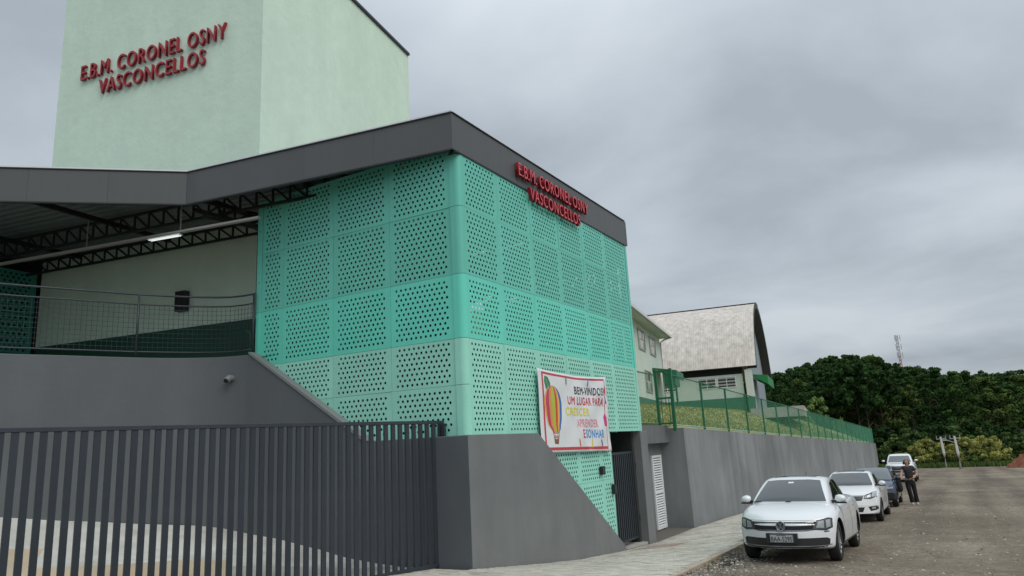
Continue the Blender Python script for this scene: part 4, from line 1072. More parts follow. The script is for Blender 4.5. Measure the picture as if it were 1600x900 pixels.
def azx(px, py=722):         # compass bearing, clockwise from +Y
    r = FW+RT*(px-800)/1122-UPV*((py-450)/1122); return math.atan2(r.x, r.y)
def bear(px, py): r = FW+RT*(px-800)/1122-UPV*((py-450)/1122); return math.atan2(r.x, r.y), r.z/math.hypot(r.x, r.y)*200
SKYL = [bear(a, b) for a, b in ((1020, 590), (1150, 600), (1190, 600), (1225, 578), (1270, 565), (1340, 557), (1375, 561), (1405, 572), (1450, 579), (1500, 585), (1560, 589), (1600, 588), (1800, 570))]
FL = ['dark green round crowned tree on the wooded hill', 'dark green tall pointed tree on the wooded hill', 'mid green broad tree on the wooded hill', 'mid green narrow tree on the wooded hill', 'olive green tree on the wooded hill']
def forest():
    rnd = random.Random(21); n = 0
    az0, az1 = azx(1110), azx(1700); placed = []
    for ring in range(12):
        r = 118+ring*7.6; step = (5.3 if ring < 9 else 4.4)/r; a = az0+rnd.random()*step
        while a < az1:
            rr = r+rnd.uniform(-2.5, 2.5); aa = a+rnd.uniform(-.3, .3)*step; x = rr*math.sin(aa); y = rr*math.cos(aa); z = base_z(x, y)
            pr = PROT[rnd.choices(range(5), (5, 4, 4, 3, 3))[0]]; s = rnd.uniform(.82, 1.12)
            full = pr[2]+pr[3]; top = lerp_tab(SKYL, aa)*rr/200
            # the crest of the wood follows the skyline, trees below it stay lower
            hmax = top-z+rnd.uniform(-1.0, .5)
            sz = min(s*1.05, hmax/full)
            if sz > .42:
                tree(pr, x, y, z, max(s*.9, sz), rnd.random()*6.28, FL[PROT.index(pr)], 'trees of the wood on the hill', 'forest_tree', sz); n += 1
            a += step*rnd.uniform(.85, 1.15)
    # tall pines with bare trunks at the near edge, just past the end of the grey wall
    for px, r, s in ((1366, 112, .95), (1378, 114, 1.0), (1389, 113, .92), (1399, 116, 1.0), (1352, 114, 1.05), (1340, 117, .98), (1325, 118, 1.0), (1412, 119, .9), (1305, 120, .95), (1290, 121, .9)):
        a = azx(px); x = r*math.sin(a); y = r*math.cos(a); tree(PINE_PR, x, y, base_z(x, y), s, rnd.random()*6, 'tall pine with a bare trunk at the near edge of the wood', 'pines at the edge of the wood', 'pine_tree')
    a, q = bear(1565, 579); r = 203; tree(FLAT_PR, r*math.sin(a), r*math.cos(a), q*r/200-14.2, .92, 1, 'flat topped tree standing above the skyline on the right', None, 'umbrella_tree')
    a, q = bear(1541, 585); tree(FLAT_PR, r*math.sin(a), r*math.cos(a), q*r/200-13.2, .85, 2, 'lower flat crown on the skyline left of the umbrella tree', None, 'umbrella_tree')
    return n
NT = forest()
def undergrowth():
    rnd = random.Random(77); me = crown_mesh('foliage', 5.5, 3.4, 30, 80, .2, GR_MD, 41, 'round'); m2 = crown_mesh('foliage', 4.8, 4.6, 30, 80, .2, GR_DK, 42, 'round')
    for i in range(34):
        a = azx(1385+i*8.5+rnd.uniform(-4, 4)); r = rnd.uniform(109, 117); x = r*math.sin(a); y = r*math.cos(a); t = thing('undergrowth_bush', 'dark leafy bush at the foot of the wooded hill', 'bush', (x, y, base_z(x, y)-.2), rnd.random()*6, 'bushes at the foot of the hill')
        s = rnd.uniform(.8, 1.25); c = link('foliage', me if i % 2 else m2, t); c.scale = (s, s, s)
undergrowth()
def place(px, r, dz=0): a = azx(px); x = r*math.sin(a); y = r*math.cos(a); return x, y, base_z(x, y)+dz
for px, r, s, lab in ((1423, 104, .78, 'bright green tree behind the white pickup truck'), (1402, 106, .62, 'small bright green tree beside the end of the grey wall'), (1500, 112, .80, 'pale green weeping tree behind the power poles'), (1535, 113, .74, 'round green tree right of the power poles'), (1580, 104, .62, 'green tree above the red earth heap'), (1610, 104, .60, 'green tree at the right edge behind the earth heap')):
    x, y, z = place(px, r, -.3); tree(BR_PR, x, y, z, s, px, lab, None, 'broadleaf_tree', s*.88)
x, y, z = place(1290, 104); tree(BR_PR, x, y, z-.1, .95, 1, 'bright olive tree rising behind the green fence', None, 'broadleaf_tree', 1.28)  # crown in the bright foliage colour
x, y, z = place(1266, 106); tree(BR_PR, x, y, z-.1, .85, 2, 'smaller olive tree left of the bright olive tree behind the fence', None, 'broadleaf_tree', 1.15)
# yellow-green hedge of separate shrubs
SH = crown_mesh('foliage', 5.0, 3.0, 34, 62, .15, GR_YE, 31, 'round'); SH2 = crown_mesh('foliage', 5.4, 1.9, 26, 60, .15, GR_OL, 32, 'round')
stem = trunk_mesh(2.0, .08, 5, 3)
for i, (px, s, lab) in enumerate(((1436, .80, 'leftmost yellow green shrub of the hedge across the road end'), (1453, .98, 'broad yellow green shrub left of the shorter power pole'), (1474, .82, 'low yellow green shrub at the foot of the shorter power pole'), (1492, .75, 'narrow shrub behind the taller power pole'), (1513, .98, 'round yellow green shrub right of the taller power pole'), (1538, 1.0, 'wide yellow shrub right of the middle of the hedge'), (1559, .97, 'rightmost yellow shrub beside the red earth heap'))):
    x, y, z = place(px, 100+(i % 2)*1.5, -.1); t = thing('shrub', lab, 'shrub', (x, y, z), i, 'hedge across the road end')
    c = link('foliage', SH, t, (0, 0, .25)); c.scale = (s*.85, s*.85, s*1.0); c2 = link('lower_foliage', SH2, t, (0, 0, .05)); c2.scale = (s*.9, s*.9, .8); link('stem', stem, t)
# low grass strip under the hedge
mb = MB(); rnd = random.Random(9)
for i in range(5000):
    a = rnd.uniform(azx(1370), azx(1640)); r = rnd.uniform(96, 101); x = r*math.sin(a); y = r*math.cos(a); z = base_z(x, y); h = rnd.uniform(.2, .7); w = .08; b = rnd.random()*6
    mb.add([(x-w*math.cos(b), y-w*math.sin(b), z), (x+w*math.cos(b), y+w*math.sin(b), z), (x+rnd.gauss(0, .1), y, z+h)], [(0, 1, 2)], rnd.choice((0, 1)))
o = mb.build('tall_grass', [GR_OL, GR_BR]); tag(o, 'tall grass along the foot of the hedge', 'grass', kind='stuff')
# red earth heap
def heap():
    mb = MB(); rows = []; x0, y0, _ = place(1650, 90); 
    for j in range(29):
        row = []
        for i in range(41):
            u = (i-20)/20; v = (j-14)/14; d = math.hypot(u, v); hh = max(0, 1-d**1.15)
            x = x0+u*4.3; y = y0+v*3.5; z = base_z(x, y)-.08+2.6*hh*(1+.5*noise.noise(Vector((u*3, v*3, 1))))+.22*noise.noise(Vector((u*11, v*11, 2)))*(hh > 0)
            row.append((x, y, z))
        rows.append(row)
    mb.grid(rows); o = mb.build('earth_heap', mat('red_earth', (.27, .085, .04), .95, var=.3, vs=1.5, bump=1.0, bs=8, bdist=.15, blotch=(.14, .06, .035), bscale=1.0, bstr=.6)); tag(o, 'heap of red earth at the right end of the road', 'earth heap')
heap()
def pole(px, r, h, lab, arms):
    x, y, z = place(px, r); t = thing('power_pole', lab, 'utility pole', (x, y, z-.2), R(12))
    m_ = mat('concrete_pole', (.40, .39, .36), .8); mb = MB(); mb.tube([(0, 0, 0), (.03, 0, h*.5), (-.05, 0, h)], [.17, .14, .10], 8); mb.build('pole', m_, t, smooth=True)
    mb = MB(); mb.bar((-.5, 0, h-.25), (.5, 0, h-.2), .08, .08); mb.build('crossarm', m_, t)
    for s in (-.45, .45): mb = MB(); mb.tube([(s, 0, h-.2), (s, 0, h+.12)], .045, 6); mb.build('insulator', mat('insulator_grey', (.3, .3, .3), .4), t)
    if arms: mb = MB(); mb.bar((0, 0, h-.7), (-.9, -.3, h-.35), .06, .06); mb.box((-1.25, -.45, h-.42), (-.85, -.2, h-.3)); mb.build('lamp_arm', m_, t)
    return Vector((x, y, z+h))
p1 = pole(1499, 88, 3.5, 'taller concrete power pole in front of the hedge', True); p2 = pole(1477, 96, 3.6, 'shorter concrete power pole further back by the hedge', False)
mb = MB()
for dx in (-.45, .45):
    a = p1+Vector((dx, 0, 0)); b = p2+Vector((dx, 0, 0)); c = Vector((26+dx, 60, 3.2))
    mb.tube([a, (a+b)/2-Vector((0, 0, .15)), b], .018, 4)
o = mb.build('power_cable', m_black); tag(o, 'thin cables strung between the two power poles', 'cable')
# guyed communications mast on the hill
def mast():
    r = 300; a = azx(1406); x = r*math.sin(a); y = r*math.cos(a); a, q = bear(1408, 572); x = r*math.sin(a); y = r*math.cos(a); t = thing('radio_mast', 'red and white radio mast rising behind the wooded hill', 'mast', (x, y, q*1.5-18)); H = 29.5
    for k, (z0, z1, m_) in enumerate(((0, 10, m_red), (10, 17, m_red), (17, 22, m_red), (22, H, m_white))):
        mb = MB()
        for q in range(3):
            an = q*2.094; f = lambda z, an_=an: (.38*math.cos(an_), .38*math.sin(an_), z)
            mb.tube([f(z0), f(z1)], .11, 5)
            an2 = an+2.094; n = int((z1-z0)/1.2)
            for i in range(n): za = z0+(z1-z0)*i/n; zb = z0+(z1-z0)*(i+1)/n; mb.bar((.38*math.cos(an), .38*math.sin(an), za), (.38*math.cos(an2), .38*math.sin(an2), zb), .09, .09)
        mb.build('mast_section', mat('mast_orange', (.38, .14, .10), .6) if m_ is m_red else m_lgrey, t)
    for z in (H-1.2, H-4.5, H-7.5):
        for an in (0, 2.1, 4.2):
            mb = MB(); mb.tube([(1.1*math.cos(an), 1.1*math.sin(an), z-1.1), (1.1*math.cos(an), 1.1*math.sin(an), z+1.1)], .10, 6); mb.bar((0, 0, z), (1.1*math.cos(an), 1.1*math.sin(an), z), .1, .1); mb.build('antenna', m_lgrey, t)
mast()

# ================================================================ CARS
m_tyre = mat('tyre_rubber', (.018, .018, .019), .85, bump=.2, bs=30); m_rim = mat('alloy_rim', (.45, .46, .48), .3, .8); m_trim = mat('black_trim', (.015, .015, .017), .45)
m_under = mat('car_underside', (.008, .008, .008), .9); m_cglass = mat('windscreen_glass', (.05, .062, .065), .06, spec=.7, coat=.3); m_sglass = mat('side_glass', (.012, .014, .016), .06, spec=.7)
m_chrome = mat('chrome', (.34, .35, .36), .25, .9); m_lens = mat('headlight_lens', (.36, .39, .41), .10, .35, coat=1); m_lamp_in = mat('headlight_inner', (.10, .11, .12), .2, .5)
m_lens2 = mat('headlight_reflector', (.36, .38, .39), .3, .3, coat=1)
m_plate = mat('number_plate', (.42, .43, .43), .4)
def wheel(parent, x, y, r, w, spokes=5):
    t = bpy.data.objects.new('wheel', None); COL.objects.link(t)
    prof = [(r*.66, -w/2+.01), (r*.80, -w/2), (r*.93, -w/2+.005), (r, -w/2+.03), (r, w/2-.03), (r*.93, w/2-.005), (r*.80, w/2), (r*.66, w/2-.01)]
    mb = MB(); n = 32; rows = [[(a[1], a[0]*math.sin(2*math.pi*k/n), a[0]*math.cos(2*math.pi*k/n)) for a in prof] for k in range(n+1)]; mb.grid(rows)
    bpy.data.objects.remove(t)
    o = mb.build('wheel', m_tyre, parent, smooth=True); o.location = (x, y, r-.012)
    s = 1 if x > 0 else -1; mb = MB(); q = s*(w/2-.02)
    # rim barrel, spokes, hub
    for (ra, rb, xa, xb) in ((r*.68, r*.64, q, q-s*.02), (r*.64, r*.60, q-s*.02, q-s*.12)):
        mb.grid([[(xa, ra*math.sin(2*math.pi*k/n), ra*math.cos(2*math.pi*k/n)), (xb, rb*math.sin(2*math.pi*k/n), rb*math.cos(2*math.pi*k/n))] for k in range(n+1)])
    for k in range(spokes*2 if spokes < 8 else spokes):
        a = 2*math.pi*k/(spokes*2 if spokes < 8 else spokes)+(.13 if k % 2 else -.13 if spokes < 8 else 0)
        mb.bar((q-s*.02, .05*math.sin(a), .05*math.cos(a)), (q-s*.015, r*.66*math.sin(a), r*.66*math.cos(a)), .035, .03, up=(1, 0, 0))
    mb.tube([(q-s*.06, 0, 0), (q-s*.005, 0, 0)], .055, 10); mb.build('rim', m_rim, o)
    mb = MB(); mb.tube([(q-s*.13, 0, 0), (q-s*.10, 0, 0)], r*.62, 20); mb.build('brake_shade', m_under, o)
    return o
def interp(tab, t):
    return lerp_tab(tab, t) if tab[0][0] <= t <= tab[-1][0] else (tab[0][1] if t < tab[0][0] else tab[-1][1])
def car(sp):
    """body built in local axes: front toward -y, x to the car's right as seen from the front viewer's right"""
    t = thing(sp['name'], sp['label'], sp['cat'], sp['loc'], sp.get('rz', 0)); t.rotation_euler = (sp.get('pitch', 0), sp.get('roll', 0), sp.get('rz', 0)); t.scale = (sp.get('sx', 1), 1, 1)
    Ln = sp['L']; Wd = sp['W']/2; fo = sp['fo']; wb = sp['wb']; hood = sp['hood']; plan = sp['plan']; paint = sp['paint']
    # ---- lower body: sections from front to rear
    ys = [0, .04, .10, .18, .30, .45, .62, .80, 1.0, 1.2, 1.5, 1.9, 2.3, 2.7, 3.1, 3.5, 3.9, 4.1, 4.3, 4.42, 4.5]; ys = [y*Ln/4.5 for y in ys]
    def sec(y):
        w = Wd*interp(plan, y/Ln); h = interp(hood, y); zb = interp([(0, .24), (.5, .19), (Ln-.5, .20), (Ln, .32)], y)
        fr = max(0, 1-y/.9); rr = max(0, 1-(Ln-y)/.7)
        P = [(0, zb), (.70, zb), (.90, zb+.01), (.965, zb+.05), (.99, zb+.14), (1.0, zb+.25), (1.0, zb+(h-zb)*.55), (.985, zb+(h-zb)*.74), (.955, zb+(h-zb)*.86), (.90, zb+(h-zb)*.94), (.80, zb+(h-zb)*.985), (.60, h+.012), (.35, h+.022), (0, h+.028)]
        out = []
        for f, z in P:
            k = abs(f)**2.6; yy = y+(.36*k*fr**1.2 if fr > 0 else 0)-(.22*k*rr if rr > 0 else 0)
            # upright nose: the top of the front leans back
            if y < .35: yy += max(0, (z-.5))*.30*(1-y/.35)
            out.append((f*w, yy, z))
        return out
    rings = []
    for y in ys:
        s = sec(y); full = s+[(-x, yy, z) for x, yy, z in s[-2:0:-1]]; rings.append(full)
    bm = bmesh.new(); R_ = [[bm.verts.new(p) for p in r] for r in rings]; n = len(R_[0])
    for i in range(len(R_)-1):
        for k in range(n): bm.faces.new((R_[i][k], R_[i][(k+1) % n], R_[i+1][(k+1) % n], R_[i+1][k]))
    # front and rear caps filled with strips across the car
    half = len(sec(0))
    for ri, flip in ((0, False), (len(R_)-1, True)):
        ring = R_[ri]; Lr = []
        for k in range(half):
            a = ring[k]; b = ring[(n-k) % n]
            if k in (0, half-1): Lr.append([a]); continue
            row = [a]; 
            for q in (.72, .42, .14, -.14, -.42, -.72):
                f = q; s = 1 if not flip else -1
                fx = abs(a.co.x/Wd/interp(plan, ys[ri]/Ln)); k0 = abs(f*fx)**2.6; k1 = fx**2.6
                dy = (.36 if not flip else -.22)*(k0-k1); row.append(bm.verts.new((a.co.x*f, a.co.y+dy, a.co.z)))
            row.append(b); Lr.append(row)
        for k in range(half-1):
            A, B = Lr[k], Lr[k+1]
            if len(A) == 1 and len(B) == 8:
                for q in range(7): bm.faces.new((A[0], B[q], B[q+1]))
            elif len(B) == 1:
                for q in range(7): bm.faces.new((A[q], A[q+1], B[0]))
            else:
                for q in range(7): bm.faces.new((A[q], A[q+1], B[q+1], B[q]))
    bmesh.ops.recalc_face_normals(bm, faces=bm.faces)
    me = bpy.data.meshes.new('body'); bm.to_mesh(me); bm.free(); me.materials.append(paint); me.materials.append(m_under)
    body = link('body', me, None); ss = body.modifiers.new('s', 'SUBSURF'); ss.levels = 2; ss.render_levels = 2
    # wheel arches cut through
    mb = MB(); 
    for yy in (fo, fo+wb):
        for s in (-1, 1): mb.tube([(s*(Wd-.30), yy, sp['wr']-.01), (s*(Wd+.2), yy, sp['wr']-.01)], sp['wr']+.05, 36)
    cme = mb.mesh('c', [paint, m_under]); 
    for p in cme.polygons: p.material_index = 1
    cut = link('c', cme, None); bo = body.modifiers.new('b', 'BOOLEAN'); bo.operation = 'DIFFERENCE'; bo.object = cut; bo.solver = 'EXACT'
    dg = bpy.context.evaluated_depsgraph_get(); dg.update(); ev = body.evaluated_get(dg); me2 = bpy.data.meshes.new_from_object(ev)
    bpy.data.objects.remove(body); bpy.data.objects.remove(cut)
    me2.name = 'body'; me2.shade_smooth()
    if hasattr(me2, 'set_sharp_from_angle'): me2.set_sharp_from_angle(angle=R(38))
    body = link('body', me2, t)
    # ---- cabin
    g = sp['cabin']      # list of (y, half width at belt, half width at roof, height)
    bm = bmesh.new(); RR = []
    for (y, wa, wr_, h, zb) in g:
        P = [(wa, zb), (wa-(wa-wr_)*.5, zb+(h-zb)*.50), (wr_+.02, zb+(h-zb)*.90), (wr_-.05, h-.012), (wr_*.55, h+.008), (0, h+.015)]
        ring = [(x, y, z) for x, z in P]+[(-x, y, z) for x, z in P[-2::-1]]+[(-wa*.5, y, zb-.05), (wa*.5, y, zb-.05)]
        RR.append([bm.verts.new(p) for p in ring])
    n = len(RR[0])
    for i in range(len(RR)-1):
        for k in range(n): bm.faces.new((RR[i][k], RR[i][(k+1) % n], RR[i+1][(k+1) % n], RR[i+1][k]))
    bm.faces.new(RR[0]); bm.faces.new(RR[-1][::-1]); bmesh.ops.recalc_face_normals(bm, faces=bm.faces)
    me = bpy.data.meshes.new('roof'); bm.to_mesh(me); bm.free(); me.materials.append(sp.get('roofpaint', paint)); cab = link('roof', me, None)
    ss = cab.modifiers.new('s', 'SUBSURF'); ss.levels = 2
    dg = bpy.context.evaluated_depsgraph_get(); dg.update(); me3 = bpy.data.meshes.new_from_object(cab.evaluated_get(dg)); bpy.data.objects.remove(cab); me3.name = 'roof'; me3.shade_smooth(); cab = link('roof', me3, t)
    def bvh(me): return BVHTree.FromPolygons([v.co.copy() for v in me.vertices], [tuple(p.vertices) for p in me.polygons])
    TB = bvh(me2); TC_ = bvh(me3)
    def decal(name, poly, view, m_, off=.004, trees=(TB, TC_), step=.05, parent=None, skirt=.012):
        nb = []; n = len(poly)
        for i in range(n):
            a = poly[i]; b = poly[(i+1) % n]; k = max(1, int(math.hypot(b[0]-a[0], b[1]-a[1])/step))
            for q in range(k): nb.append((a[0]+(b[0]-a[0])*q/k, a[1]+(b[1]-a[1])*q/k))
        u0 = min(p[0] for p in nb); u1 = max(p[0] for p in nb); v0 = min(p[1] for p in nb); v1 = max(p[1] for p in nb); gpts = []
        u = u0+step*.5
        while u < u1:
            v = v0+step*.5
            while v < v1: gpts.append((u, v)); v += step
            u += step
        r = geometry.delaunay_2d_cdt([Vector(p) for p in nb+gpts], [], [list(range(len(nb)))], 1, 1e-6)
        vs = []
        for p in r[0]:
            if view == 'front': o, d = Vector((p[0], -3, p[1])), Vector((0, 1, 0))
            elif view == 'right': o, d = Vector((3, p[0], p[1])), Vector((-1, 0, 0))
            elif view == 'left': o, d = Vector((-3, p[0], p[1])), Vector((1, 0, 0))
            else: o, d = Vector((p[0], p[1], 4)), Vector((0, 0, -1))
            best = None
            for T in trees:
                h = T.ray_cast(o, d)
                if h[0] is not None and (best is None or h[3] < best): best = h[3]
            if best is None: best = vs_last if vs else 3.3
            vs_last = best; vs.append(o+d*(best-off))
        fs = [tuple(f) for f in r[2]]; mb = MB(); mb.add(vs, fs)
        # folded edge so that the piece has thickness
        cnt = {}
        for f in fs:
            for i in range(len(f)): e_ = (f[i], f[(i+1) % len(f)]); k = tuple(sorted(e_)); cnt[k] = cnt.get(k, 0)+1
        for (a, b), c in cnt.items():
            if c == 1: mb.add([vs[a], vs[b], vs[b]+d*skirt, vs[a]+d*skirt], [(0, 1, 2, 3)])
        return mb.build(name, m_, parent or t, smooth=True)
    sym = lambda P: [(-a, b) for a, b in P]
    for nm, poly, view, m_, off, which in sp['decals']:
        T = {'b': (TB,), 'c': (TC_,), 'bc': (TB, TC_)}[which[0]] if which in ('b', 'c', 'bc') else (TB, TC_)
        if view == 'sides':
            decal(nm, poly, 'right', m_, off, T); decal(nm, poly, 'left', m_, off, T)
        elif view == 'front2':
            decal(nm, poly, 'front', m_, off, T); decal(nm, sym(poly), 'front', m_, off, T)
        else: decal(nm, poly, view, m_, off, T)
    # headlights with an inner reflector
    for s in (1, -1):
        P = sp['lamp'] if s > 0 else sym(sp['lamp']); h = decal('headlight', P, 'front', m_lamp_in, .006, (TB,))
        for Q in sp['lampin']: decal('reflector', Q if s > 0 else sym(Q), 'front', m_lens2, .012, (TB,), step=.03, parent=h)
        # lens rim
        c_ = MB(); 
        pts = []
        for p in P+[P[0]]:
            o = Vector((p[0], -3, p[1])); hh = TB.ray_cast(o, Vector((0, 1, 0))); pts.append(hh[0]+Vector((0, -.008, 0)) if hh[0] is not None else None)
        pts = [p for p in pts if p is not None]
        if len(pts) > 2: c_.tube(pts, .008, 5, cap=False); c_.build('lamp_rim', m_trim, h)
    # mirrors
    for s in (1, -1):
        my, mz, mx_ = sp['mirror']; mb = MB(); rows = []
        prof = [(0.0, .02, .02), (.02, .07, .06), (.08, .10, .075), (.14, .090, .065), (.18, .055, .042), (.19, .015, .012)]
        for (dx, a, b) in prof: rows.append([(s*(mx_+dx), my+a*math.cos(k*math.pi/6)*.9+.02, mz+b*math.sin(k*math.pi/6)) for k in range(13)])
        mb.grid(rows); mi = mb.build('mirror', sp.get('mirrorpaint', paint), t, smooth=True)
        mb = MB(); mb.bar((s*(mx_-.10), my+.04, mz-.05), (s*(mx_+.06), my+.02, mz-.04), .09, .05); mb.box((s*mx_ if s > 0 else s*mx_-.19, my-.04, mz-.080), (s*mx_+.19 if s > 0 else s*mx_, my+.08, mz-.055)); mb.build('mirror_foot', m_trim, mi)
    for yy in (fo, fo+wb):
        for s in (-1, 1): wheel(t, s*(Wd-.115+sp.get('trk', 0)), yy, sp['wr'], .20, sp.get('spokes', 5))
    # arch lips and inner darkness
    if sp.get('extra'): sp['extra'](t, decal, TB, TC_)
    return t
def text_plate(t, text, y, z, w, h, TB=None, size=.07, tilt=0):
    p = bpy.data.objects.new('tmp', None); bpy.data.objects.remove(p)
    mb = MB(); mb.box((-w/2, y-.012, z-h/2), (w/2, y, z+h/2)); o = mb.build('number_plate', m_plate, t)
    mb = MB()
    for (a, b, c, d) in ((-w/2, -h/2, w/2, -h/2+.008), (-w/2, h/2-.008, w/2, h/2), (-w/2, -h/2+.008, -w/2+.008, h/2-.008), (w/2-.008, -h/2+.008, w/2, h/2-.008)): mb.box((a, y-.016, z+b), (c, y-.0125, z+d))
    mb.build('plate_rim', m_dkgrey, o)
    W_ = width(text)[0]-width(text)[1]; hh = max(v.co.y for v in glyph('H', None, 0).vertices); sx = w*.88/W_; sy = h*.55/hh
    for i, ch in enumerate(text):
        if ch == ' ': continue
        me = glyph(ch, None, .004); x = adv(text[:i])-W_/2-width(text)[1]
        for v in me.vertices: v.co = Vector(((v.co.x+x)*sx, y-.0145-v.co.z*.4, z-h*.36+v.co.y*sy))
        me.materials.clear(); me.materials.append(m_black); link('plate_letter', me, o)
    mb = MB(); mb.box((-w*.2, y-.0145, z+h*.31), (w*.2, y-.0125, z+h*.37)); mb.build('plate_caption', m_dkgrey, o)
white_paint = mat('car_paint_white', (.74, .77, .79), .28, coat=.8); blue_paint = mat('car_paint_blue', (.035, .055, .11), .3, coat=.8); blue_roof = mat('car_paint_blue_top', (.10, .125, .16), .3, coat=.8)
white2 = mat('car_paint_white_b', (.76, .78, .79), .28, coat=.8)
def cabin(y0, ytop, yend, yb, hr, belt, wa, wr_):
    """windscreen base, windscreen top, roof rear end, rear glass base"""
    return [(y0, wa-.05, wa-.10, belt+.01, belt-.08), (y0+.06, wa-.02, wa-.09, belt+.055, belt-.1), (y0+(ytop-y0)*.5, wa, wr_+.07, belt+(hr-belt)*.56, belt-.1), (ytop-.06, wa+.01, wr_+.02, hr-.045, belt-.1), (ytop+.12, wa+.01, wr_, hr-.008, belt-.1), ((ytop+yend)/2, wa+.01, wr_, hr, belt-.1), (yend, wa, wr_-.01, hr-.03, belt-.1), (yend+(yb-yend)*.5, wa-.03, wr_+.0, belt+(hr-belt)*.58, belt-.1), (yb-.05, wa-.08, wa-.16, belt+.06, belt-.1), (yb, wa-.1, wa-.2, belt+.0, belt-.12)]
# -------- car 1: white sedan in front
def emblem_w(t, decal, TB, TC_):
    h = TB.ray_cast(Vector((0, -3, .592)), Vector((0, 1, 0)))[0]; y = h.y-.030
    mb = MB(); mb.tube([(0, y+.03, .592), (0, y-.008, .592)], .078, 28); e = mb.build('emblem', m_dkgrey, t)
    mb = MB(); n = 28; ring = []
    for k in range(n+1): a = 2*math.pi*k/n; ring.append((.074*math.cos(a), y-.013, .592+.074*math.sin(a)))
    mb.tube(ring, .0085, 6, cap=False)
    # V over W
    q = y-.014; Z = .592
    for (a, b) in (((-.026, .060), (0, .010)), ((.026, .060), (0, .010)), ((-.064, .030), (-.031, -.056)), ((-.031, -.056), (-.002, .004)), ((.064, .030), (.031, -.056)), ((.031, -.056), (.002, .004))):
        mb.bar((a[0], q, Z+a[1]), (b[0], q, Z+b[1]), .014, .010, up=(0, 1, 0))
    mb.build('emblem_mark', m_chrome, e)
    h = TB.ray_cast(Vector((0, -3, .41)), Vector((0, 1, 0)))[0]
    mb = MB(); mb.box((-.265, h.y-.035, .325), (.265, h.y+.03, .48)); mb.build('plate_holder', m_trim, t)
    text_plate(t, 'BAA-5295', h.y-.037, .402, .40, .135)
    mb = MB(); mb.tube([(.0, 3.05, 1.37), (.02, 3.12, 1.46)], [.006, .003], 5); mb.build('antenna', m_trim, t)
    for s in (-.25, .35): mb = MB(); mb.bar((s, 1.10, .97), (s-.42, 1.02, .945), .02, .015); mb.build('wiper', m_trim, t)
hood1 = [(0, .60), (.08, .67), (.25, .745), (.55, .83), (1.0, .915), (1.3, .94), (2.2, .945), (3.2, .96), (3.9, .985), (4.4, .99), (4.65, .90)]
plan1 = [(0, .77), (.03, .88), (.08, .955), (.18, .99), (.35, 1.0), (.7, 1.0), (.9, .97), (.97, .91), (1, .84)]
bars = lambda z, hw, th=.010: [(-hw, z-th), (hw, z-th), (hw, z+th), (-hw, z+th)]
DEC1 = [
 ('windscreen', [(-.655, .955), (.655, .955), (.50, 1.305), (.30, 1.322), (-.30, 1.322), (-.50, 1.305)], 'front', m_cglass, .006, 'c'),
 ('grille', [(-.58, .655), (.58, .655), (.56, .53), (.42, .51), (-.42, .51), (-.56, .53)], 'front', m_under, .004, 'b'),
 ('grille_bar', bars(.640, .52, .0025), 'front', m_chrome, .012, 'b'), ('grille_bar', bars(.588, .52, .002), 'front', m_dkgrey, .006, 'b'), ('grille_bar', bars(.525, .50, .0045), 'front', m_chrome, .012, 'b'),
 ('lower_intake', [(-.74, .375), (-.70, .40), (.70, .40), (.74, .375), (.72, .245), (-.72, .245)], 'front', m_trim, .004, 'b'),
 ('intake_bar', [(-.76, .290), (-.66, .268), (.66, .268), (.76, .290), (.76, .302), (.66, .280), (-.66, .280), (-.76, .302)], 'front', m_chrome, .014, 'b'),
 ('side_window', [(1.42, .965), (1.95, 1.24), (2.33, 1.30), (2.40, .975)], 'sides', m_sglass, .006, 'c'), ('side_window', [(2.46, .975), (2.40, 1.305), (2.85, 1.305), (3.30, 1.215), (3.42, 1.0)], 'sides', m_sglass, .006, 'c'),
 ('window_trim', [(1.36, .965), (3.55, .990), (3.55, 1.005), (1.36, .978)], 'sides', m_trim, .010, 'bc'),
 ('door_seam', [(1.28, .30), (1.288, .30), (1.40, .95), (1.388, .95)], 'sides', m_trim, .0025, 'b'), ('door_seam', [(2.42, .30), (2.43, .30), (2.44, .96), (2.428, .96)], 'sides', m_trim, .0025, 'b'), ('door_seam', [(3.32, .55), (3.33, .55), (3.48, .96), (3.468, .96)], 'sides', m_trim, .0025, 'b'), ('sill', [(1.25, .245), (3.25, .245), (3.25, .275), (1.25, .275)], 'sides', m_trim, .003, 'b'),
 ('door_handle', [(2.18, .80), (2.36, .80), (2.36, .835), (2.18, .835)], 'sides', white_paint, .022, 'b'), ('door_handle', [(3.10, .82), (3.28, .82), (3.28, .855), (3.10, .855)], 'sides', white_paint, .022, 'b'),
 ('bonnet_seam', [(-.62, .672), (.62, .672), (.62, .677), (-.62, .677)], 'front', m_trim, .002, 'b'),
 ('roof_panel', [(-.40, 1.85), (.40, 1.85), (.42, 2.45), (-.42, 2.45)], 'top', m_sglass, .004, 'c'),
 ('sticker', [(-.08, 1.26), (.02, 1.26), (.02, 1.285), (-.08, 1.285)], 'front', m_white, .009, 'c'),
 ('repeater', [(.66, .485), (.74, .49), (.74, .505), (.66, .50)], 'front', m_trim, .003, 'b'),
]
C1P = dict(name='parked_car', label='white sedan parked nearest on the gravel with its grille facing the viewer', cat='car', L=4.65, W=1.77, fo=.88, wb=2.65, wr=.325, trk=-.035, sx=.94, hood=hood1, plan=plan1, paint=white_paint,
 cabin=cabin(1.02, 1.78, 3.05, 3.85, 1.385, .94, .765, .56), decals=DEC1, lamp=[(.50, .535), (.57, .665), (.74, .705), (.79, .695), (.79, .56), (.70, .52)], lampin=[[(.55, .56), (.59, .65), (.67, .67), (.67, .55)], [(.70, .55), (.70, .675), (.765, .685), (.765, .57)]], mirror=(1.28, .985, .78), extra=emblem_w)
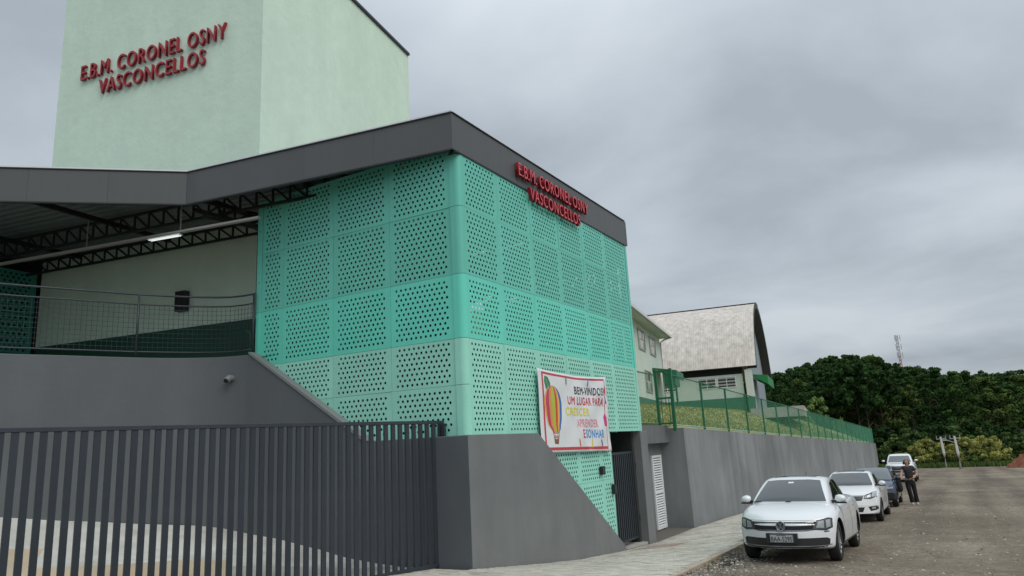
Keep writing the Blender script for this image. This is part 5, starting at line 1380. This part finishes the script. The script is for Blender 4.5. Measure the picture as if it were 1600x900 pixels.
def put(sp, x, yf, rz=0):
    z0 = road(yf+sp['fo']); z1 = road(yf+sp['fo']+sp['wb']); sp['pitch'] = math.atan2(z1-z0, sp['wb']); sp['loc'] = (x, yf, z0-math.tan(sp['pitch'])*sp['fo']+.012); sp['rz'] = rz; return car(sp)
put(C1P, -2.60, 13.05, R(0))
# -------- car 2: white sedan behind it
def extra2(t, decal, TB, TC_):
    h = TB.ray_cast(Vector((0, -3, .50)), Vector((0, 1, 0)))[0]; text_plate(t, 'MKB-4071', h.y-.02, .50, .40, .13) if False else None
    mb = MB(); mb.box((-.2, h.y-.02, .44), (.2, h.y, .56)); mb.build('number_plate', m_plate, t)
    mb = MB(); h = TB.ray_cast(Vector((0, -3, .70)), Vector((0, 1, 0)))[0]; mb.box((-.06, h.y-.02, .66), (-.04, h.y, .74)); mb.box((.04, h.y-.02, .66), (.06, h.y, .74)); mb.box((-.04, h.y-.02, .69), (.04, h.y, .71)); mb.build('emblem', m_chrome, t)
hood2 = [(0, .66), (.10, .72), (.3, .80), (.6, .88), (1.0, .965), (1.3, .99), (2.2, .98), (3.2, .99), (3.9, 1.01), (4.3, 1.02), (4.53, .93)]
DEC2 = [
 ('windscreen', [(-.70, .995), (.70, .995), (.52, 1.325), (.30, 1.342), (-.30, 1.342), (-.52, 1.325)], 'front', m_cglass, .006, 'c'),
 ('grille', [(-.46, .72), (.46, .72), (.40, .60), (-.40, .60)], 'front', m_trim, .004, 'b'), ('grille_bar', [(-.50, .715), (.50, .715), (.50, .745), (-.50, .745)], 'front', m_chrome, .012, 'b'),
 ('lower_intake', [(-.46, .42), (.46, .42), (.40, .29), (-.40, .29)], 'front', m_trim, .004, 'b'), ('fog_lamp_recess', [(.55, .43), (.82, .46), (.80, .34), (.60, .31)], 'front2', m_trim, .004, 'b'), ('fog_lamp', [(.64, .36), (.74, .37), (.74, .43), (.64, .42)], 'front2', m_lens2, .010, 'b'),
 ('side_window', [(1.40, 1.0), (1.90, 1.25), (2.30, 1.30), (2.36, 1.01)], 'sides', m_sglass, .006, 'c'), ('side_window', [(2.42, 1.01), (2.36, 1.305), (2.8, 1.305), (3.25, 1.22), (3.38, 1.03)], 'sides', m_sglass, .006, 'c'),
 ('door_seam', [(1.24, .30), (1.252, .30), (1.36, .96), (1.348, .96)], 'sides', m_trim, .0025, 'b'), ('door_seam', [(2.38, .30), (2.392, .30), (2.41, .97), (2.398, .97)], 'sides', m_trim, .0025, 'b'),
 ('door_handle', [(2.10, .82), (2.28, .82), (2.28, .855), (2.10, .855)], 'sides', white2, .022, 'b'),
 ('roof_panel', [(-.42, 1.85), (.42, 1.85), (.42, 2.4), (-.42, 2.4)], 'top', m_sglass, .004, 'c'),
]
C2P = dict(name='parked_car', label='second white sedan parked behind the nearest white sedan', cat='car', L=4.53, W=1.77, sx=.95, fo=.92, wb=2.67, wr=.315, hood=hood2, plan=plan1, paint=white2,
 cabin=cabin(.98, 1.85, 2.95, 3.80, 1.40, .985, .79, .57), decals=DEC2, lamp=[(.46, .66), (.50, .745), (.70, .82), (.84, .87), (.86, .80), (.80, .69), (.62, .65)], lampin=[[(.54, .68), (.56, .74), (.64, .77), (.64, .68)], [(.68, .69), (.68, .78), (.80, .83), (.79, .72)]], mirror=(1.25, 1.04, .84), extra=extra2)
put(C2P, -2.72, 23.25, R(0))
# -------- car 3: dark blue older hatchback, front door open
def extra3(t, decal, TB, TC_):
    mb = MB(); mb.box((-.78, -.03, .26), (.78, .16, .54)); bumper = mb.build('bumper', m_trim, t); mo = bumper.modifiers.new('b', 'BEVEL'); mo.width = .05; mo.segments = 3
    mb = MB(); mb.box((-.22, -.045, .36), (.22, -.031, .47)); mb.build('number_plate', m_plate, t)
hood3 = [(0, .66), (.08, .74), (.3, .80), (.6, .86), (1.0, .92), (1.3, .93), (2.2, .93), (3.2, .95), (3.7, .98), (4.0, .9)]
DEC3 = [
 ('windscreen', [(-.62, .95), (.62, .95), (.50, 1.30), (-.50, 1.30)], 'front', mat('windscreen_pale', (.10, .125, .13), .1, spec=.8, coat=.4), .006, 'c'),
 ('grille', [(-.42, .70), (.42, .70), (.42, .60), (-.42, .60)], 'front', m_trim, .004, 'b'),
 ('side_window', [(1.28, .95), (1.72, 1.24), (2.10, 1.28), (2.14, .955)], 'sides', m_sglass, .006, 'c'), ('side_window', [(2.20, .955), (2.16, 1.285), (2.7, 1.27), (3.1, 1.05), (3.1, .97)], 'sides', m_sglass, .006, 'c'),
 ('side_moulding', [(1.2, .52), (2.9, .52), (2.9, .58), (1.2, .58)], 'sides', m_trim, .012, 'b'), ('side_stripe', [(1.15, .30), (2.95, .30), (2.95, .46), (1.15, .46)], 'sides', blue_roof, .004, 'b'),
]
C3P = dict(name='parked_car', label='dark blue older car with a black bumper behind the second white sedan', cat='car', L=4.0, W=1.66, fo=.80, wb=2.45, wr=.295, hood=hood3, plan=plan1, paint=blue_paint, roofpaint=blue_roof,
 cabin=cabin(.92, 1.60, 2.75, 3.45, 1.37, .93, .74, .55), decals=DEC3, lamp=[(.46, .61), (.46, .72), (.76, .73), (.78, .62)], lampin=[[(.50, .63), (.50, .70), (.72, .71), (.73, .64)]], mirror=(1.15, .98, .78), mirrorpaint=m_trim, extra=extra3, spokes=8)
put(C3P, -2.66, 30.0, R(0))
# -------- car 4: white pickup truck
def extra4(t, decal, TB, TC_):
    mb = MB(); mb.box((-.86, -.06, .42), (.86, .14, .62)); b = mb.build('bumper', m_trim, t); mo = b.modifiers.new('b', 'BEVEL'); mo.width = .06; mo.segments = 3
    mb = MB(); mb.box((-.26, -.08, .47), (.26, -.061, .59)); mb.build('number_plate', m_plate, t)
    mb = MB(); mb.box((-.80, 3.55, .85), (.80, 5.1, 1.22)); mb.build('load_bed', white2, t)
hood4 = [(0, .98), (.08, 1.05), (.4, 1.12), (.9, 1.18), (1.3, 1.20), (2.2, 1.16), (3.4, 1.16), (4.4, 1.16), (5.1, 1.16)]
DEC4 = [
 ('windscreen', [(-.70, 1.25), (.70, 1.25), (.58, 1.66), (-.58, 1.66)], 'front', mat('windscreen_pale', (.10, .125, .13), .1), .006, 'c'),
 ('grille', [(-.48, 1.00), (.48, 1.00), (.44, .74), (-.44, .74)], 'front', m_trim, .004, 'b'), ('grille_bar', bars(.90, .46, .018), 'front', m_chrome, .012, 'b'),
 ('lower_intake', [(-.78, .72), (.78, .72), (.74, .60), (-.74, .60)], 'front', m_trim, .004, 'b'),
 ('side_window', [(1.75, 1.22), (2.05, 1.58), (2.60, 1.62), (2.62, 1.22)], 'sides', m_sglass, .006, 'c'), ('side_window', [(2.70, 1.22), (2.68, 1.62), (3.3, 1.60), (3.4, 1.24)], 'sides', m_sglass, .006, 'c'),
]
C4P = dict(name='pickup_truck', label='white pickup truck with a black grille at the far end of the parked row', cat='pickup truck', L=5.1, W=1.84, fo=.90, wb=3.0, wr=.38, hood=hood4, plan=plan1, paint=white2,
 cabin=cabin(1.30, 1.95, 3.25, 3.62, 1.80, 1.18, .84, .64), decals=DEC4, lamp=[(.52, .84), (.54, 1.0), (.84, 1.06), (.86, .90)], lampin=[[(.56, .87), (.57, .97), (.80, 1.02), (.81, .92)]], mirror=(1.65, 1.34, .90), extra=extra4, spokes=8)
put(C4P, -2.95, 55.0, R(0))

# ================================================================ PERSON
m_skin = mat('skin', (.42, .24, .17), .6); m_hair = mat('dark_brown_hair', (.03, .018, .014), .6); m_shirt = mat('charcoal_shirt', (.026, .028, .034), .9, var=.2, vs=9); m_trou = mat('black_trousers', (.010, .010, .012), .9); m_shoe = mat('white_shoe', (.62, .6, .58), .6)
def skin(name, nodes, edges, m_, parent, sub=2, root=0):
    me = bpy.data.meshes.new(name); me.from_pydata([n[0] for n in nodes], edges, []); o = link(name, me)
    md = o.modifiers.new('s', 'SKIN'); sl = me.skin_vertices[0].data if me.skin_vertices else None
    if sl is None:
        bm = bmesh.new(); bm.from_mesh(me); bm.verts.layers.skin.verify(); bm.to_mesh(me); bm.free(); sl = me.skin_vertices[0].data
    for i, n in enumerate(nodes):
        r = n[1]; sl[i].radius = r if isinstance(r, tuple) else (r, r); sl[i].use_root = (i == root)
    ss = o.modifiers.new('u', 'SUBSURF'); ss.levels = sub
    dg = bpy.context.evaluated_depsgraph_get(); dg.update(); m2 = bpy.data.meshes.new_from_object(o.evaluated_get(dg)); bpy.data.objects.remove(o); m2.name = name
    m2.materials.clear(); m2.materials.append(m_); m2.shade_smooth(); return link(name, m2, parent)
def person():
    t = thing('person', 'woman in a dark T-shirt and black trousers with a black bag beside the parked cars', 'person', (-1.42, 31.8, road(31.8)), R(8))
    # faces -y (toward the viewer), x to the viewer's right ; height 1.64
    B = [((0, 0, .92), .13), ((0, .0, 1.08), (.125, .10)), ((.0, .01, 1.22), (.135, .10)), ((-.01, .0, 1.35), (.10, .08)), ((-.01, -.01, 1.43), .050), ((-.02, -.03, 1.50), .062), ((-.03, -.035, 1.575), .080), ((-.03, -.02, 1.62), .052),
         ((.09, 0, .86), .095), ((.11, -.02, .50), .062), ((.13, .03, .12), .042), ((.14, -.07, .05), .034),
         ((-.09, 0, .86), .095), ((-.07, -.10, .50), .062), ((-.03, -.02, .12), .042), ((-.03, -.13, .05), .034),
         ((.16, 0, 1.36), .058), ((.27, .03, 1.13), .042), ((.15, -.14, .99), .033), ((.08, -.17, .97), .028),
         ((-.17, 0, 1.36), .058), ((-.26, -.10, 1.14), .042), ((-.30, -.32, 1.04), .032), ((-.30, -.37, 1.03), .028)]
    E_ = [(0, 1), (1, 2), (2, 3), (3, 4), (4, 5), (5, 6), (6, 7), (0, 8), (8, 9), (9, 10), (10, 11), (0, 12), (12, 13), (13, 14), (14, 15), (3, 16), (16, 17), (17, 18), (18, 19), (3, 20), (20, 21), (21, 22), (22, 23)]
    body = skin('body', B, E_, m_skin, t)
    # hands
    for (h, d, s) in (((.06, -.18, .965), Vector((-1, -.2, -.25)), 1), ((-.30, -.39, 1.025), Vector((0, -.9, -.4)), -1)):
        h = Vector(h); d.normalize(); side = d.cross(Vector((0, 0, 1))).normalized(); up = side.cross(d)
        nodes = [(tuple(h), .026), (tuple(h+d*.045), .028)]; ed = [(0, 1)]
        for k, (o_, l) in enumerate(((-.026, .055), (-.009, .065), (.009, .062), (.026, .048))):
            b = len(nodes); p = h+d*.05+side*o_; q = p+d*l*.55-up*.01; r = q+d*l*.4-up*.03
            nodes += [(tuple(p), .010), (tuple(q), .009), (tuple(r), .008)]; ed += [(1, b), (b, b+1), (b+1, b+2)]
        b = len(nodes); p = h+d*.01+side*.035*s; q = p+d*.03+side*.02*s; nodes += [(tuple(p), .012), (tuple(q), .010)]; ed += [(0, b), (b, b+1)]
        skin('hand', nodes, ed, m_skin, body, 1)
    # clothes
    skin('shirt', [((0, 0, .90), (.165, .135)), ((0, -.01, 1.06), (.150, .125)), ((0, -.015, 1.22), (.165, .135)), ((0, 0, 1.33), (.135, .11)), ((0, 0, 1.395), (.075, .065)), ((.155, 0, 1.355), .078), ((.225, .015, 1.23), .066), ((-.165, 0, 1.355), .078), ((-.225, -.05, 1.24), .066)], [(0, 1), (1, 2), (2, 3), (3, 4), (3, 5), (5, 6), (3, 7), (7, 8)], m_shirt, t)
    skin('trousers', [((0, 0, .96), (.155, .12)), ((0, 0, .87), (.16, .13)), ((.095, 0, .76), .105), ((.11, -.02, .48), .078), ((.13, .02, .16), .085), ((.135, .01, .06), .092), ((-.09, -.02, .76), .105), ((-.07, -.09, .48), .078), ((-.03, -.04, .16), .085), ((-.03, -.05, .06), .092)], [(0, 1), (1, 2), (2, 3), (3, 4), (4, 5), (1, 6), (6, 7), (7, 8), (8, 9)], m_trou, t)
    skin('hair', [((-.025, .005, 1.615), (.094, .090)), ((-.02, .035, 1.55), (.088, .06)), ((.0, .06, 1.45), (.085, .04)), ((.03, .05, 1.36), (.06, .03)), ((-.03, -.035, 1.65), (.062, .03)), ((-.105, .0, 1.56), (.022, .045)), ((-.115, .02, 1.46), (.020, .035)), ((.055, .0, 1.56), (.022, .045)), ((.07, .02, 1.46), (.020, .035))], [(0, 1), (1, 2), (2, 3), (0, 4), (0, 5), (5, 6), (0, 7), (7, 8)], m_hair, t)
    for x, y in ((.14, -.04), (-.03, -.11)): skin('shoe', [((x, y+.07, .035), .04), ((x, y, .035), .042), ((x, y-.12, .03), .036)], [(0, 1), (1, 2)], m_shoe, t)
    # face
    mb = MB()
    for s in (-1, 1): mb.tube([(-.03+s*.030, -.112, 1.578), (-.03+s*.030, -.106, 1.578)], .0065, 8)
    mb.build('eye', m_black, body)
    skin('nose', [((-.03, -.108, 1.575), .008), ((-.03, -.128, 1.548), .012)], [(0, 1)], m_skin, body, 1)
    mb = MB(); mb.tube([(-.052, -.104, 1.523), (-.03, -.113, 1.520), (-.008, -.104, 1.523)], .006, 6); mb.build('mouth', mat('lips', (.30, .09, .08), .5), body)
    for s in (-1, 1): skin('ear', [((-.03+s*.085, -.03, 1.56), .010), ((-.03+s*.09, -.02, 1.59), .014)], [(0, 1)], m_skin, body, 1)
    # bag hanging from the arm
    b = thing('handbag', 'large black bag hanging from the arm of the woman', 'bag', (-1.42-.36, 31.8-.20, road(31.8)))
    skin('bag_body', [((0, 0, .46), (.20, .12)), ((-.02, 0, .66), (.27, .14)), ((-.03, 0, .86), (.22, .11)), ((.02, 0, 1.0), (.06, .05))], [(0, 1), (1, 2), (2, 3)], m_trou, b)
    mb = MB(); mb.tube([(-.10, 0, .92), (-.06, .0, 1.07), (.06, 0, 1.12), (.10, .02, 1.02), (.07, 0, .90)], .014, 6); mb.build('strap', m_black, b, smooth=True)
person()
